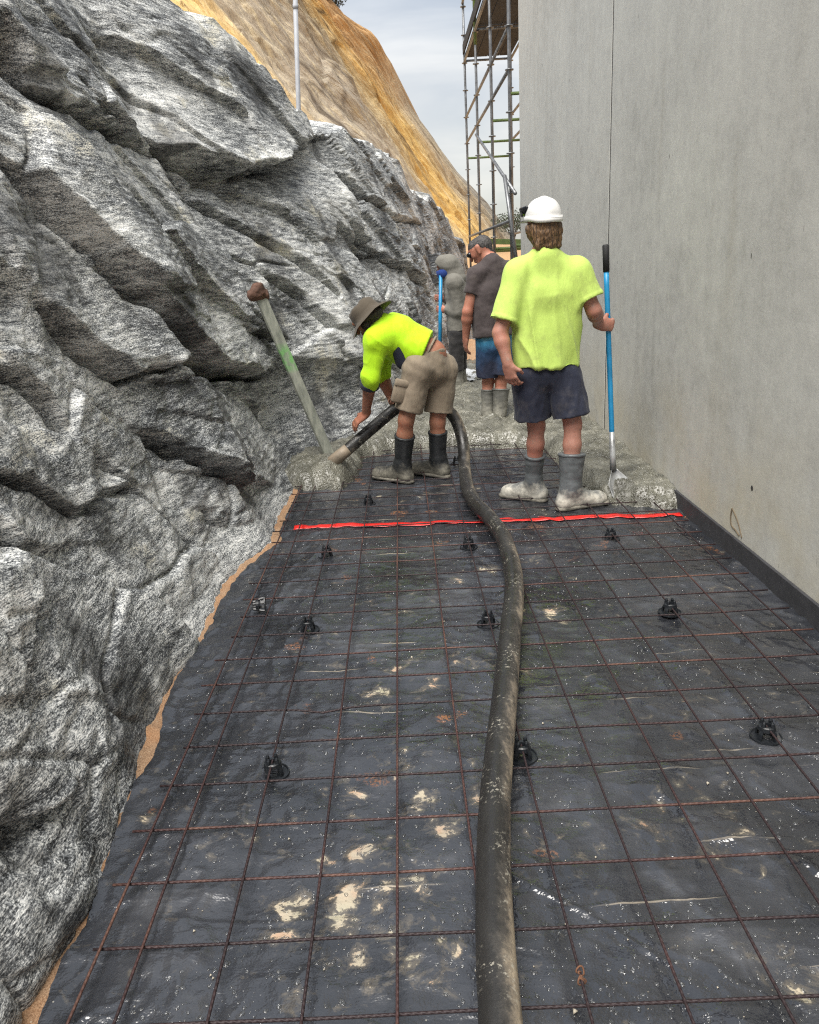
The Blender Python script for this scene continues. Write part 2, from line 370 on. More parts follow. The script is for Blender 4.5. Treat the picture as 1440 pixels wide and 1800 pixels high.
def m_steel():
    s = NT('rusty_bar'); p = s.pos()
    a = s.noise(s.map(p, (6, 6, 6)), 1.0, 5, .65)
    big = s.noise(p, 1.6, 3, .5)
    v = s.ma('ADD', s.ma('MULTIPLY', a, .5), s.ma('ADD', s.ma('MULTIPLY', big, .5), s.ma('MULTIPLY', s.ma('SUBTRACT', s.n('ShaderNodeObjectInfo').outputs['Random'], .62), .22)))  # random tan on some bars stands in for sky reflected off them
    col = s.ramp(v, [(.42, srgb(40, 28, 30)), (.56, srgb(64, 42, 40)), (.67, srgb(98, 70, 58)), (.78, srgb(154, 124, 104))])
    rib = s.n('ShaderNodeTexWave', wave_type='BANDS', bands_direction='DIAGONAL'); s.put(rib.inputs[0], p); rib.inputs['Scale'].default_value = 38
    return s.done(col, .62, s.bump(rib.outputs['Fac'], .7, .0018), Metallic=.15)
MAT = dict(rock=m_rock(), cliff=m_cliff(), wall=m_wall(), mat=m_mat(), sand=m_sand(), soil=m_soil(), conc=m_wet_concrete(), bar=m_steel(),
    strip=m_plain('black_foam_strip', srgb(52, 52, 55), .7, .15, 60), plastic=m_plain('black_plastic', srgb(26, 29, 33), .38, .05, 60),
    galv=m_plain('galvanised_steel', srgb(128, 130, 132), .45, .1, 30, .25, Metallic=.6), green=m_plain('green_painted_steel', srgb(98, 116, 62), .5, .1, 30, .2),
    deckm=m_plain('dark_deck_board', srgb(44, 45, 48), .8, .3, 30, .25), pvc=m_plain('pale_pipe', srgb(150, 153, 158), .6, .05, 20, .1),
    tape=m_plain('red_tape', srgb(205, 38, 32), .35, .3, 25, .12), water=None, sealant=m_plain('dark_sealant', srgb(58, 56, 54), .9, .3, 60))
s = NT('glint_white_water'); MAT['water'] = s.done((.85, .87, .88), .04, Transmission_Weight=.965, IOR=1.36)  # whitish base colour stands in for bright sky glints on clear drops

# ------------------------------------------------------------------ ground
bm = bmesh.new()
bmesh.ops.create_grid(bm, x_segments=2, y_segments=2, size=500)
for v in bm.verts: v.co.z = -0.06
tag(bm_obj('ground', bm, MAT['soil']), kind='structure')

# survey lines on the ground (x as a function of Y)
foot_px = [(20,1800),(65,1725),(140,1630),(180,1545),(198,1500),(215,1450),(243,1390),(250,1340),(275,1270),(312,1190),(340,1160),(385,1060),(395,1035),(440,990),(480,960),(490,915),(515,872)]
edge_px = [(88,1800),(115,1725),(165,1625),(198,1530),(207,1500),(224,1450),(247,1390),(280,1340),(300,1250),(320,1200),(348,1160),(394,1065),(420,1025),(460,985),(490,955),(502,920),(526,872)]
FT = [gz(*p) for p in foot_px]; ED = [gz(*p) for p in edge_px]
fY = [0.4, 0.9] + [v.y for v in FT] + [5.9, 6.4, 7.2, 8.3, 10.7, 13, 17.5]; fX = [-.93, -.93] + [v.x for v in FT] + [-.80, -.58, -.12, .15, .66, 1.0, 1.75]
eY = [0.6, 1.0] + [v.y for v in ED] + [6.2, 7.2]; eX = [-.80, -.82] + [v.x for v in ED] + [-.8, -.8]
o_ = np.argsort(fY); fY = np.array(fY)[o_]; fX = np.array(fX)[o_]; o_ = np.argsort(eY); eY = np.array(eY)[o_]; eX = np.array(eX)[o_]
xfoot = lambda Y: np.interp(Y, fY, fX)

# sand strip between rock and membrane
yy = np.linspace(.6, 6.2, 380); uu = np.linspace(0, 1, 26)
Yg, Ug = np.meshgrid(yy, uu, indexing='ij'); Xg = xfoot(Yg) - .35 + Ug * .62
Zg = .004 + .012 * fbm(Xg * 9, Yg * 9, 0, 4) + .03 * sm(.06, -.10, Xg - xfoot(Yg) - .03) - .03 * sm(-.01, .05, Xg - np.interp(Yg, eY, eX))
tag(mesh_np('sand_verge', np.stack([Xg, Yg, Zg], -1).reshape(-1, 3), grid_quads(380, 26), MAT['sand']), kind='structure')

# ------------------------------------------------------------------ grey rock face on the left
def crest(Y): return np.interp(Y, [0.5, 3, 5.5, 6.5, 7.4, 8.6, 9.2, 10, 11, 12, 13, 14.5, 16, 17.5], [5.2, 5.0, 4.45, 3.92, 3.56, 3.10, 2.95, 3.05, 3.05, 3.0, 2.66, 2.46, 2.1, 1.8])
def lean(Y): return np.interp(Y, [0.5, 3, 5, 6.5, 9, 12, 16], [.34, .34, .32, .33, .36, .27, .16])
def base_x(Y, z): return xfoot(Y) - lean(Y) * z - .02 * np.clip(z - 1.5, 0, None) ** 2
def on_rock(px, py):
    r = ray(px, py); t = np.linspace(.8, 22, 2000); X = r.x * t; Y = r.y * t; Z = CAMH + r.z * t
    k = np.argmax(X < base_x(Y, Z)) if (X < base_x(Y, Z)).any() and not X[0] < base_x(Y[0], Z[0]) else 0
    # first crossing from the free side into the rock
    inside = X < base_x(Y, Z); c = np.where(inside[1:] & ~inside[:-1])[0]
    k = c[0] + 1 if len(c) else int(np.argmin(np.abs(X - base_x(Y, Z))))
    return (float(Y[k]), float(Z[k]))
cracks = [  # picture line, step of the overhanging side, groove depth, decay length above, below
    ([(0,30),(40,85),(75,140),(110,172),(150,195),(190,220),(235,238),(300,262)], .10, .13, .5, .4),
    ([(300,255),(345,268),(395,288),(430,300),(480,292),(520,268),(552,243)], .34, .06, .9, .35),
    ([(272,237),(350,285),(380,340),(440,388),(500,432),(560,478),(600,520)], .07, .07, .4, .3),
    ([(0,272),(60,330),(110,385),(160,430),(205,470),(250,505),(300,555),(335,595),(375,630),(430,655),(480,655),(510,650)], .17, .11, .6, .35),
    ([(75,535),(120,580),(165,620),(235,662),(290,648),(335,632)], .09, .08, .35, .25),
    ([(270,750),(300,765),(330,790),(380,815),(440,850),(490,856)], .12, .08, .4, .3),
    ([(0,830),(70,845),(120,880),(160,905)], .05, .03, .25, .2),
    ([(170,180),(215,210),(240,240)], .05, .03, .3, .2),
    ([(420,575),(480,590),(515,597)], .05, .03, .3, .2),
    ([(0,905),(40,960),(75,1040),(62,1110)], .07, .03, .2, .2),
    ([(0,1490),(60,1450),(110,1425),(130,1385)], .07, .03, .18, .15),
    ([(160,900),(215,860),(265,850)], .06, .02, .2, .2),
    ([(600,300),(640,345),(690,380),(740,395)], .10, .05, .5, .4),
    ([(610,390),(660,440),(720,470),(760,520)], .12, .06, .5, .4),
    ([(480,480),(540,520),(590,570),(615,640)], .08, .04, .5, .4),
    ([(0,640),(60,660),(110,700),(150,760)], .06, .03, .3, .2),
    ([(380,900),(420,930),(470,905)], .05, .02, .2, .2),
    ([(180,1190),(210,1290),(205,1420)], .04, .015, .15, .15),
]
NY, NZ = 940, 600
Yl = np.exp(np.linspace(math.log(.75), math.log(17.5), NY)); Tl = np.concatenate([np.linspace(-.05, 1.0, NZ - 70), 1 + np.linspace(.006, .8, 70) ** 1.4])
Yg, Tg = np.meshgrid(Yl, Tl, indexing='ij')
cz = crest(Yg) + .12 * fbm(Yg * 2.2, Yg * 0 + 3, 1.0, 4)
Zg = np.where(Tg <= 1, Tg * cz, cz + (1 - np.exp(-(Tg - 1) * 4)) * .35)
Zg = np.maximum(Zg, Tg * 3.2 - .04 * 0) if False else Zg
Xg = base_x(Yg, Zg) - np.where(Tg > 1, (Tg - 1) ** 1.0 * 4.2, 0)
wu = Yg + .10 * fbm(Yg * .9, Zg * .9, 2.2, 3); wz = Zg + .09 * fbm(Yg * .9, Zg * .9, 7.7, 3)
ca, sa = math.cos(.52), math.sin(.52)
fu, fv = wu * ca - wz * sa, wu * sa + wz * ca
h1, e1 = facet(fu / 1.15, fv / .50, 5, .36, .34); h2, e2 = facet(fu / .50 + 9, fv / .20, 8, .45, .45); h3, e3 = facet(wu / .16 + 3, wz / .085, 11, .5, .4)
rough_amt = .25 + 1.1 * sm(-.1, .6, fbm(Yg * .7, Zg * .7, 4.4, 3)) 
calm = 1 - .7 * sm(3.4, 2.2, Yg) * sm(1.7, 1.1, Zg)      # the near foot is one unbroken slab
disp = calm * (.155 * h1 + .040 * h2 * rough_amt) + .012 * h3 * rough_amt
disp -= calm * .09 * np.exp(-(e1 / .022) ** 2) * sm(.0, .5, fbm(Yg * 1.1, Zg * 1.1, 9.1, 2) + .25)
disp -= .014 * np.exp(-(e2 / .05) ** 2) * rough_amt
disp += .06 * fbm(Yg * .55, Zg * .9, 3.3, 2) + .010 * fbm(Yg * 2.0, Zg * 5, 8.3, 4) * rough_amt + .006 * fbm(Yg * 9, Zg * 26, Xg * 6, 4, .6)
for pl, st, gr, la, lb in cracks:
    pts = [on_rock(*p) for p in pl]
    wob = .018 * fbm(Yg * 6, Zg * 6, 1.5, 3)
    d, sgn, pos = polydist(pts, Yg, Zg + wob)
    fade = np.clip(np.minimum(pos, 1 - pos) * 6 + .15, 0, 1)
    d0 = np.minimum(d, 3)
    sd_ = d * sgn
    disp += fade * st * .5 * np.where(sd_ > 0, np.exp(-d0 / (la * 1.8)), -np.exp(-d0 / (lb * 1.8))) * sm(0, .012, d)
    wid = np.clip(.017 + .016 * fbm(Yg * 3.1, Zg * 3.1, gr * 40, 3), .005, .040) * (1 + gr * 4) * np.clip(fade * 1.5, .3, 1)
    disp -= gr * 4.2 * np.exp(-(d0 / wid) ** 4)
    if st > .11: disp -= fade * st * 1.1 * np.exp(-d0 / .085) * (sd_ < 0) * sm(-.3, .3, fbm(Yg * 2.3, Zg * 2.3, 5.5, 2) + .1)
# the near block ends: a step back before the farther rock
disp += .16 * sm(9.05, 8.85, Yg + .1 * fbm(Zg * 3, Zg * 0, 0, 2)) * sm(6.0, 9.0, Yg) * sm(1.7, 2.3, Zg) - .20 * sm(4.5, 6.2, Yg) * sm(9.6, 9.0, Yg) * sm(1.6, 2.9, Zg)
def pit(px, py, r_, dep):
    global disp
    y0, z0 = on_rock(px, py); disp -= dep * np.exp(-(((Yg - y0) / (r_ * 1.3)) ** 2 + ((Zg - z0) / r_) ** 2))
pit(545, 720, .26, .34); pit(520, 660, .12, .12); pit(640, 690, .18, .15); pit(70, 55, .14, .12); pit(60, 120, .12, .14); pit(20, 520, .10, .10); pit(210, 830, .07, .08); pit(30, 1450, .06, .06)
disp *= sm(-.06, .10, Zg) * .75 + .25
disp = np.where(Tg > 1, disp * np.exp(-(Tg - 1) * 2), disp)
disp = np.where(Zg < .4, np.clip(disp, .012 - np.clip(Zg, 0, 1) * .45, .030 + np.clip(Zg, 0, 1) * .55), disp)
bl = np.pad(disp, 1, mode='edge'); disp = .5 * disp + .125 * (bl[:-2, 1:-1] + bl[2:, 1:-1] + bl[1:-1, :-2] + bl[1:-1, 2:])
V = np.stack([Xg + disp * .95, Yg - disp * .08, Zg + disp * .20 * sm(0, .3, Zg)], -1).reshape(-1, 3)
rock = tag(mesh_np('rock_face', V, grid_quads(NY, NZ), MAT['rock'], smooth=True), kind='structure')
ROCKV = V.reshape(NY, NZ, 3)
def rock_hit(px, py, tol=.012):        # distance along Y at which a sight line meets the rock
    r = ray(px, py); W = ROCKV.reshape(-1, 3) - np.array([0, 0, CAMH]); m = (np.abs(W[:, 0] / W[:, 1] - r.x / r.y) < tol) & (np.abs(W[:, 2] / W[:, 1] - r.z / r.y) < tol)
    return float(W[m, 1].min())

# ------------------------------------------------------------------ yellow cutting far behind
K, T = 240, 240
ku = np.linspace(0, 1, K); tv = np.linspace(0, 1, T)
topA = [gy(-120, -330, 34), gy(160, -250, 38), gy(380, -160, 42), gy(500, -90, 45), gy(552, -30, 48)]
botB = [gy(640, 470, 30), gy(740, 470, 40), gy(820, 465, 50), gy(862, 455, 58), gy(905, 430, 66)]
sil = [(546,-30),(592,18),(648,60),(686,112),(716,180),(762,244),(804,302),(856,355),(902,420)]   # outline of the crest
TA = np.array([[*p] for p in topA]); BB = np.array([[*p] for p in botB])
ii = np.linspace(0, 1, 5)
Tp = np.stack([np.interp(ku, ii, TA[:, c]) for c in range(3)], -1); Bp = np.stack([np.interp(ku, ii, BB[:, c]) for c in range(3)], -1)
silP = np.array([[*gy(x, y, 48 + 18 * i / (len(sil) - 1))] for i, (x, y) in enumerate(sil)])
silT = np.stack([np.interp(tv, np.linspace(0, 1, len(sil)), silP[:, c]) for c in range(3)], -1)
G = Tp[:, None, :] * (1 - tv)[None, :, None] + Bp[:, None, :] * tv[None, :, None]
wsil = (ku ** 3)[:, None, None]; lin = G[-1]
G = G + wsil * (silT - lin)[None]
nrm = np.cross(np.gradient(G, axis=0), np.gradient(G, axis=1)); nrm /= np.linalg.norm(nrm, axis=2)[..., None]
if nrm[K // 2, T // 2, 1] > 0: nrm = -nrm
KU, TV = np.meshgrid(ku, tv, indexing='ij')
w1 = KU + .02 * fbm(KU * 4, TV * 3, 1.1, 3)
dd = 1.1 * fbm(w1 * 9, TV * 1.6, 2.0, 4) + .55 * np.abs(fbm(w1 * 26, TV * 4, 5.0, 4)) + .25 * fbm(w1 * 60, TV * 12, 6.0, 3)
hh_, ee_ = facet(w1 * 22, TV * 5 + w1 * 4, 21, .5, .5); dd += .5 * hh_
dd *= (1 - .85 * KU ** 5)
dd += .5 * np.exp(-(((KU - .97) / .05) ** 2 + ((TV - .28) / .05) ** 2))
G = G + nrm * (dd * .5)[..., None]
back = G[-1] + np.array([6.0, 14.0, -9.0])
G2 = np.concatenate([G, back[None]], 0)
co = mesh_np('hillside_cutting', G2.reshape(-1, 3), grid_quads(K + 1, T), MAT['cliff']); tag(co, kind='structure')
a_ = co.data.attributes.new('dip', 'FLOAT_VECTOR', 'POINT')
KU2 = np.concatenate([KU, KU[-1:]], 0); TV2 = np.concatenate([TV, TV[-1:]], 0)
a_.data.foreach_set('vector', np.stack([KU2, TV2, KU2 * 0], -1).astype(np.float32).ravel())

# low earth bank closing the far end of the path
Yb = np.linspace(19, 70, 60); Xb = np.linspace(-2, 40, 90); XX, YY = np.meshgrid(Xb, Yb, indexing='ij')
ZZ = -.08 + 1.9 * sm(19, 22, YY) + .02 * (YY - 22).clip(0) + .25 * fbm(XX * .5, YY * .3, 0, 4) * sm(19, 21, YY)
tag(mesh_np('earth_bank', np.stack([XX, YY, ZZ], -1).reshape(-1, 3), grid_quads(90, 60), MAT['soil']), kind='structure')

# ------------------------------------------------------------------ membrane
crease_y = []
yv = 1.0
while yv < 7: crease_y.append((yv, random.uniform(.4, 1), random.uniform(0, 50), random.uniform(-.03, .01))); yv += random.choice([.095, .11, .19, .2, .21])
def mat_z(x, y):
    z = .014 * fbm(x * 1.9, y * 1.7, 0, 3) + .0050 * fbm(x * 7, y * 6, 3, 3) + .004 * (1 - np.abs(fbm(x * 4 + y * 1.5, y * 5, 15.0, 3))) ** 5
    side = sm(-.25, -.6, x)
    z = z + side * .009 * (1 - np.abs(fbm(x * 3 + y * 2.6, y * 2.2 - x * 5.0, 6.0, 3))) ** 3
    right = sm(.3, 1.0, x)
    z = z + right * .011 * (1 - np.abs(fbm(x * 3.5 + y * 3, y * 1.4 - x * 2, 9.0, 3))) ** 4
    for cy_, a, ph, sl_ in crease_y:
        z = z + .0045 * a * np.exp(-np.abs(y - cy_ - sl_ * x) / .007) * sm(-.15, .35, perlin(x * 2.2 + ph, ph))
    # a long loose fold by the hose and the lap of two sheets on the rock side
    d, _, ps = polydist([(.20, 1.62), (.36, 1.50), (.47, 1.38), (.56, 1.30)], x, y); z = z + .006 * np.exp(-(d / .007) ** 2) * np.clip((1 - ps) * 4, 0, 1)
    z = z + .007 * sm(2.80, 2.785, y + .02 * x) * sm(-.45, -.6, x)
    return z + .012
ny, nx = 700, 340
Yl = np.exp(np.linspace(math.log(.7), math.log(6.9), ny)); Ul = np.linspace(0, 1, nx)
Yg, Ug = np.meshgrid(Yl, Ul, indexing='ij'); ex = np.interp(Yg, eY, eX) - .012 + .008 * fbm(Yg * 14, Yg * 0, 0, 3)
Xg = ex + Ug * (1.652 - ex); Zg = mat_z(Xg, Yg)
lift = sm(.06, .0, Xg - ex); Zg = Zg + lift * (.006 + .012 * fbm(Yg * 5, Yg * 0, 4, 2)) 
Zg = np.maximum(Zg, .003)
mo = mesh_np('membrane', np.stack([Xg, Yg, Zg], -1).reshape(-1, 3), grid_quads(ny, nx), MAT['mat'])
tag(mo, kind='structure')
cr_ = np.zeros_like(Xg)
for cy_, a, ph, sl_ in crease_y:
    cr_ = np.maximum(cr_, np.exp(-np.abs(Yg - cy_ - sl_ * Xg) / .0042) * sm(-.05, .4, perlin(Xg * 2.2 + ph, ph)) * sm(-.75, -.35, Xg))
slur = np.zeros_like(Xg)
for px, py, r_, k_ in [(520,1605,.10,1),(600,1590,.08,1),(650,1605,.06,.9),(745,1410,.05,1),(775,1460,.05,1),(575,1515,.05,.9),(630,1500,.06,.8),(500,1500,.04,.6),(760,1205,.05,1),(665,1222,.06,1),(690,1180,.04,.8),(815,1165,.05,.9),(860,1000,.07,.9),(965,1080,.07,.8),(940,985,.06,.8),(800,1020,.06,.6),(880,1060,.05,.6),(1150,1415,.05,.8),(1225,1390,.05,.6),(1140,1455,.05,.8),(1420,1730,.10,.8),(700,1560,.12,.6),(640,1660,.12,.5),(700,1330,.08,.5),(840,1400,.06,.7),(620,1380,.08,.4),(1000,1500,.10,.4),(900,1180,.10,.5),(700,1080,.10,.5),(1250,1480,.1,.4),(560,1700,.10,.45),(800,1690,.08,.5),(830,860,.12,.6),(960,900,.12,.6),(750,870,.12,.5),(1290,960,.1,.3),(450,1470,.06,.5)]:
    g_ = gz(px, py, .012); slur = np.maximum(slur, k_ * np.exp(-(((Xg - g_.x) / r_) ** 2 + ((Yg - g_.y) / (r_ * 1.1)) ** 2)))
a_ = mo.data.attributes.new('slurry', 'FLOAT', 'POINT'); a_.data.foreach_set('value', slur.astype(np.float32).ravel())
a_ = mo.data.attributes.new('crease', 'FLOAT', 'POINT'); a_.data.foreach_set('value', cr_.astype(np.float32).ravel())

# water drops on the membrane, too many to count
rs = np.random.RandomState(12); nd = 10500
dy = 1.05 + 3.6 * rs.rand(nd) ** 1.7; dx = np.interp(dy, eY, eX) + .05 + rs.rand(nd) * (1.58 - np.interp(dy, eY, eX))
keep = perlin(dx * 2.1, dy * 2.1, 3) > -.25; dx, dy = dx[keep], dy[keep]; nd = len(dx)
dr = .0019 + .0056 * rs.rand(nd) ** 3.2 + np.where(rs.rand(nd) > .985, .004, 0); dz = mat_z(dx, dy)
seg = 8; ang = np.arange(seg) * 2 * math.pi / seg; el = .7 + .8 * rs.rand(nd); th = rs.rand(nd) * 6.28
Vd = []; 
for rr, zz in ((1.0, -.15), (.72, .30), (.0, .46)):
    for a in (ang if rr > 0 else [0]):
        px_, py_ = rr * np.cos(a), rr * np.sin(a) * el
        Vd.append(np.stack([dx + dr * (px_ * np.cos(th) - py_ * np.sin(th)), dy + dr * (px_ * np.sin(th) + py_ * np.cos(th)), dz + dr * zz], -1))
Vd = np.stack(Vd, 1); per = Vd.shape[1]
tri = []
for k in range(seg):
    a, b = k, (k + 1) % seg; tri += [(a, b, seg + b), (a, seg + b, seg + a), (seg + a, seg + b, 2 * seg)]
tri = np.array(tri); Fd = (np.arange(nd)[:, None, None] * per + tri[None]).reshape(-1, 3)
wd = mesh_np('water_drops', Vd.reshape(-1, 3), Fd, MAT['water']); tag(wd, 'clear rain drops beaded on the black membrane', 'water drops', kind='stuff')
# grit and crumbs of dry concrete
ng = 260; gx_ = -.75 + 2.3 * rs.rand(ng); gy_ = 1.1 + 4.2 * rs.rand(ng) ** 1.5; gr_ = .0015 + .004 * rs.rand(ng) ** 4
ico = np.array([(0,0,1),(.9,0,.2),(-.4,.8,.3),(-.5,-.7,.1),(.3,-.5,.6),(.2,.7,-.4),(0,0,-.6)]); icf = np.array([(0,1,2),(0,2,3),(0,3,4),(0,4,1),(1,5,2),(2,5,3),(3,6,4),(4,6,1),(5,6,3),(5,1,6)])
Vg = np.stack([gx_, gy_, mat_z(gx_, gy_) + gr_ * .4], -1)[:, None, :] + ico[None] * (gr_ * (.6 + rs.rand(ng)))[:, None, None]
MAT['grit'] = m_plain('pale_grit', srgb(168, 160, 144), .9, .2, 200)
tag(mesh_np('concrete_crumbs', Vg.reshape(-1, 3), (np.arange(ng)[:, None, None] * 7 + icf[None]).reshape(-1, 3), MAT['grit'], smooth=False), 'pale crumbs of dry concrete scattered over the black membrane', 'crumbs', kind='stuff')

# ------------------------------------------------------------------ fresh concrete
front = [(-1.6, 5.50), (-.9, 5.46), (-.72, 5.36), (-.50, 5.40), (-.41, 5.75), (-.36, 6.30), (-.1, 6.48), (.42, 6.52), (.85, 6.40), (1.10, 6.22), (1.16, 5.6), (1.18, 4.90), (1.30, 4.66), (1.58, 4.50), (1.9, 4.48)]
xs = np.arange(-1.25, 1.66, .0095); ys = np.concatenate([np.arange(4.35, 7.4, .0105), np.arange(7.4, 9.2, .02), np.arange(9.2, 13.2, .045)])
Yg, Xg = np.meshgrid(ys, xs, indexing='ij')
dX = Xg + .03 * fbm(Xg * 9, Yg * 9, 1, 3); dY = Yg + .03 * fbm(Xg * 9, Yg * 9, 6, 3)
d, sgn, _ = polydist(front, dX, dY)
# inside test: beyond the front line
fx_ = np.array([p[0] for p in front]); fy_ = np.array([p[1] for p in front]); ins = dY > np.interp(dX, fx_, fy_)
sdist = np.where(ins, d, -d)
prof = np.sqrt(np.clip(sdist / .09, 0, 1))
Hc = .130 * prof
Hc += .055 * np.exp(-(((Xg + .66) / .22) ** 2 + ((Yg - 5.72) / .26) ** 2)) * prof
Hc += prof * (.034 * fbm(Xg * 3.2, Yg * 2.6, 2, 3) * sm(1.45, 1.1, Xg) + .020 * fbm(Xg * 8, Yg * 6, 4, 4, .5) + .014 * np.abs(fbm(Xg * 30, Yg * 28, 8, 3, .6)))
Hc += prof * .02 * (1 - np.abs(fbm(Xg * 3.5, Yg * 6.5, 12, 3))) ** 4 * sm(6.6, 7.2, Yg)
vo, ve = facet(Xg / .022, Yg / .022, 31, .0, 1.0); Hc += prof * .005 * vo * sm(9.0, 7.0, Yg) * sm(.0, .25, np.abs(vo))
foot_dips = [(.82, 7.30), (.97, 7.27), (.62, 9.45), (.75, 9.5)]
for a, b in foot_dips: Hc -= .03 * np.exp(-(((Xg - a) / .11) ** 2 + ((Yg - b) / .16) ** 2))
Zg = np.where(sdist > -.004, Hc + .006, -.02)
q = grid_quads(len(ys), len(xs)); keepf = (sdist.ravel()[q] > -.03).any(1)
tag(mesh_np('wet_concrete_pour', np.stack([Xg, Yg, Zg], -1).reshape(-1, 3), q[keepf], MAT['conc']), kind='structure')
def conc_z(x, y):
    i = int(np.argmin(abs(ys - y))); j = int(np.argmin(abs(xs - x))); return float(Zg[i, j])

# ------------------------------------------------------------------ precast wall
WX = 1.66
wall = empty('precast_wall', (WX, 5, 0), 'tall pale grey precast concrete wall on the right of the path', 'wall')
YJ, YE = gx(1062, 742, WX).y, gx(914, 300, WX).y
def panel(y0, y1, off):
    bm = bmesh.new(); box_bm(bm, (WX + .10 + off, (y0 + y1) / 2, 3.95), (.20, y1 - y0, 8.1), None, .003); return bm_obj('panel', bm, MAT['wall'], wall)
panel(-3, YJ - .022, 0); panel(YJ + .022, YE, .002)
box('joint_sealant', (WX + .101, YJ, 3.9), (.19, .043, 7.9), MAT['sealant'], wall)
MAT['scrawl'] = m_plain('brown_scrawl', srgb(104, 92, 74), .9, .2, 60)
E2 = lambda x, y: gx(880 + x / 2.5714, 840 + y / 2.5714, WX - .001)
tube('scrawled_mark', catmull([E2(1048,138), E2(1042,172), E2(1044,212), E2(1064,238), E2(1080,262)], 6), .0045, MAT['scrawl'], wall, 6)
tube('scrawled_mark', catmull([E2(1048,138), E2(1066,178), E2(1080,222), E2(1091,272)], 6), .004, MAT['scrawl'], wall, 6)
pl = gx(1322, 858, WX - .001); bm = bmesh.new(); lathe_bm(bm, [(0, .0015), (.010, .0015), (.013, 0)], 20, Matrix.Translation(pl) @ Matrix.Rotation(-math.pi / 2, 4, 'Y')); bm_obj('plugged_hole', bm, MAT['sealant'], wall)
# black foam strip along its foot
st = tag(box('joint_foam_strip', (WX - .010, 3.2, .062), (.016, 7.4, .122), MAT['strip'], None, None, .002), 'black foam expansion strip along the foot of the concrete wall', 'foam strip')

# ------------------------------------------------------------------ reinforcing mesh
X0, Y0, TH = -.0907, 2.0138, -.011
mesh_root = empty('reinforcing_mesh', (X0, Y0, 0), 'rusty steel reinforcing mesh laid over the black membrane', 'steel mesh')
def bar(name, p, q, rad, seed, kink=None):
    n = 26; pts = []
    for i in range(n + 1):
        t = i / n; v = Vector(p).lerp(Vector(q), t)
        v.z += .0035 * float(perlin(t * 5, seed * 1.7)); w_ = .003 * float(perlin(t * 4, seed * 2.3 + 9))
        if name == 'cross_bar': v.y += w_
        else: v.x += w_
        if kink and abs(v.x - kink[0]) < .12: v.y -= .02 * (1 - abs(v.x - kink[0]) / .12); v.z -= .008 * (1 - abs(v.x - kink[0]) / .12)
        pts.append(v)
    return tube(name, pts, rad, MAT['bar'], mesh_root, 6)
for i in [-3.5] + list(range(-3, 9)):
    x = X0 + .2 * i; bar('long_bar', (x, .75, .0585), (x, 7.4, .0585), .0037, i + 20)
for j in range(-6, 25):
    y = Y0 + .2 * j
    x0_ = -.83 + .02 * math.sin(j * 7.7)
    bar('cross_bar', (x0_, y + TH * (x0_ - X0), .0495), (1.60, y + TH * (1.60 - X0), .0495), .0038, j + 60, (-.36, 1) if j == 2 else None)

# rusty tie wire twisted round one crossing
tw = gz(1020, 1716, .056); tw.x = X0 + .4; wp = []
for t in np.linspace(0, 1, 60): wp.append((tw.x + .010 * math.cos(t * 37 + 2 * math.sin(t * 11)) * (.45 + .55 * math.sin(t * 9)), tw.y + (t - .5) * .034 + .006 * math.sin(t * 23), tw.z + .007 * math.sin(t * 29)))
tube('tie_wire', wp, .0022, m_plain('rusty_wire', srgb(100, 68, 48), .9, .4, 80, .3), mesh_root, 5)

# plastic bar chairs
def chair_meshes():
    out = []
    bm = bmesh.new(); lathe_bm(bm, [(.018, .0015), (.044, .0015), (.047, .006), (.050, .006), (.051, .0), (.018, -.001), (.018, .0015)], 28); out.append(('base_ring', bm))
    for k in range(4):
        a = math.pi / 4 + k * math.pi / 2; bm = bmesh.new(); c, s_ = math.cos(a), math.sin(a)
        A = [Vector((c * r, s_ * r, z)) for r, z in ((.036, .002), (.033, .022), (.027, .036), (.019, .044))]
        V, F = [], []
        t = Vector((-s_, c, 0))
        for p in A: V += [p + t * .0065, p - t * .0065, p - t * .0065 - Vector((c, s_, 0)) * .006, p + t * .0065 - Vector((c, s_, 0)) * .006]
        vs = [bm.verts.new(v) for v in V]
        for i in range(3):
            for e in range(4): bm.faces.new([vs[i*4+e], vs[i*4+(e+1)%4], vs[i*4+4+(e+1)%4], vs[i*4+4+e]])
        bm.faces.new(vs[:4]); bm.faces.new(vs[-4:]); out.append(('leg', bm))
    bm = bmesh.new(); lathe_bm(bm, [(.011, .030), (.029, .032), (.0265, .044), (.022, .047), (.012, .046), (.011, .030)], 20); out.append(('collar', bm))
    for k in range(4):
        a = math.pi / 4 + k * math.pi / 2; bm = bmesh.new()
        V, F = tube_data([(math.cos(a) * .020, math.sin(a) * .020, .044), (math.cos(a) * .018, math.sin(a) * .018, .058), (math.cos(a) * .0175, math.sin(a) * .0175, .064)], [.0070, .0065, .0035], 6)
        vs = [bm.verts.new(v) for v in V]; [bm.faces.new([vs[i] for i in f]) for f in F]; out.append(('prong', bm))
    return out
proto = []
for nme, bm in chair_meshes():
    me = bpy.data.meshes.new(nme); bmesh.ops.recalc_face_normals(bm, faces=bm.faces); bm.to_mesh(me); bm.free(); me.materials.append(MAT['plastic']); proto.append((nme, me))
chairs = [(482,1362,'black bar chair in the row nearest the camera, left of the hose'), (918,1335,'black bar chair half hidden against the right side of the hose'), (1345,1300,'black bar chair nearest the wall in the front row'),
    (542,1112,'black bar chair in the second row, beside the tipped-over chair'), (854,1098,'black bar chair in the second row, just left of the hose'), (1171,1083,'black bar chair in the second row, towards the wall'),
    (574,977,'black bar chair in front of the red tape, on the rock side'), (820,964,'black bar chair in front of the red tape, beside the hose bend'), (1065,950,'black bar chair in front of the red tape, on the wall side'),
    (645,886,'small black bar chair just beyond the red tape, left of the bending man'), (803,815,'small black bar chair by the concrete, behind the hose and right of the bending man')]
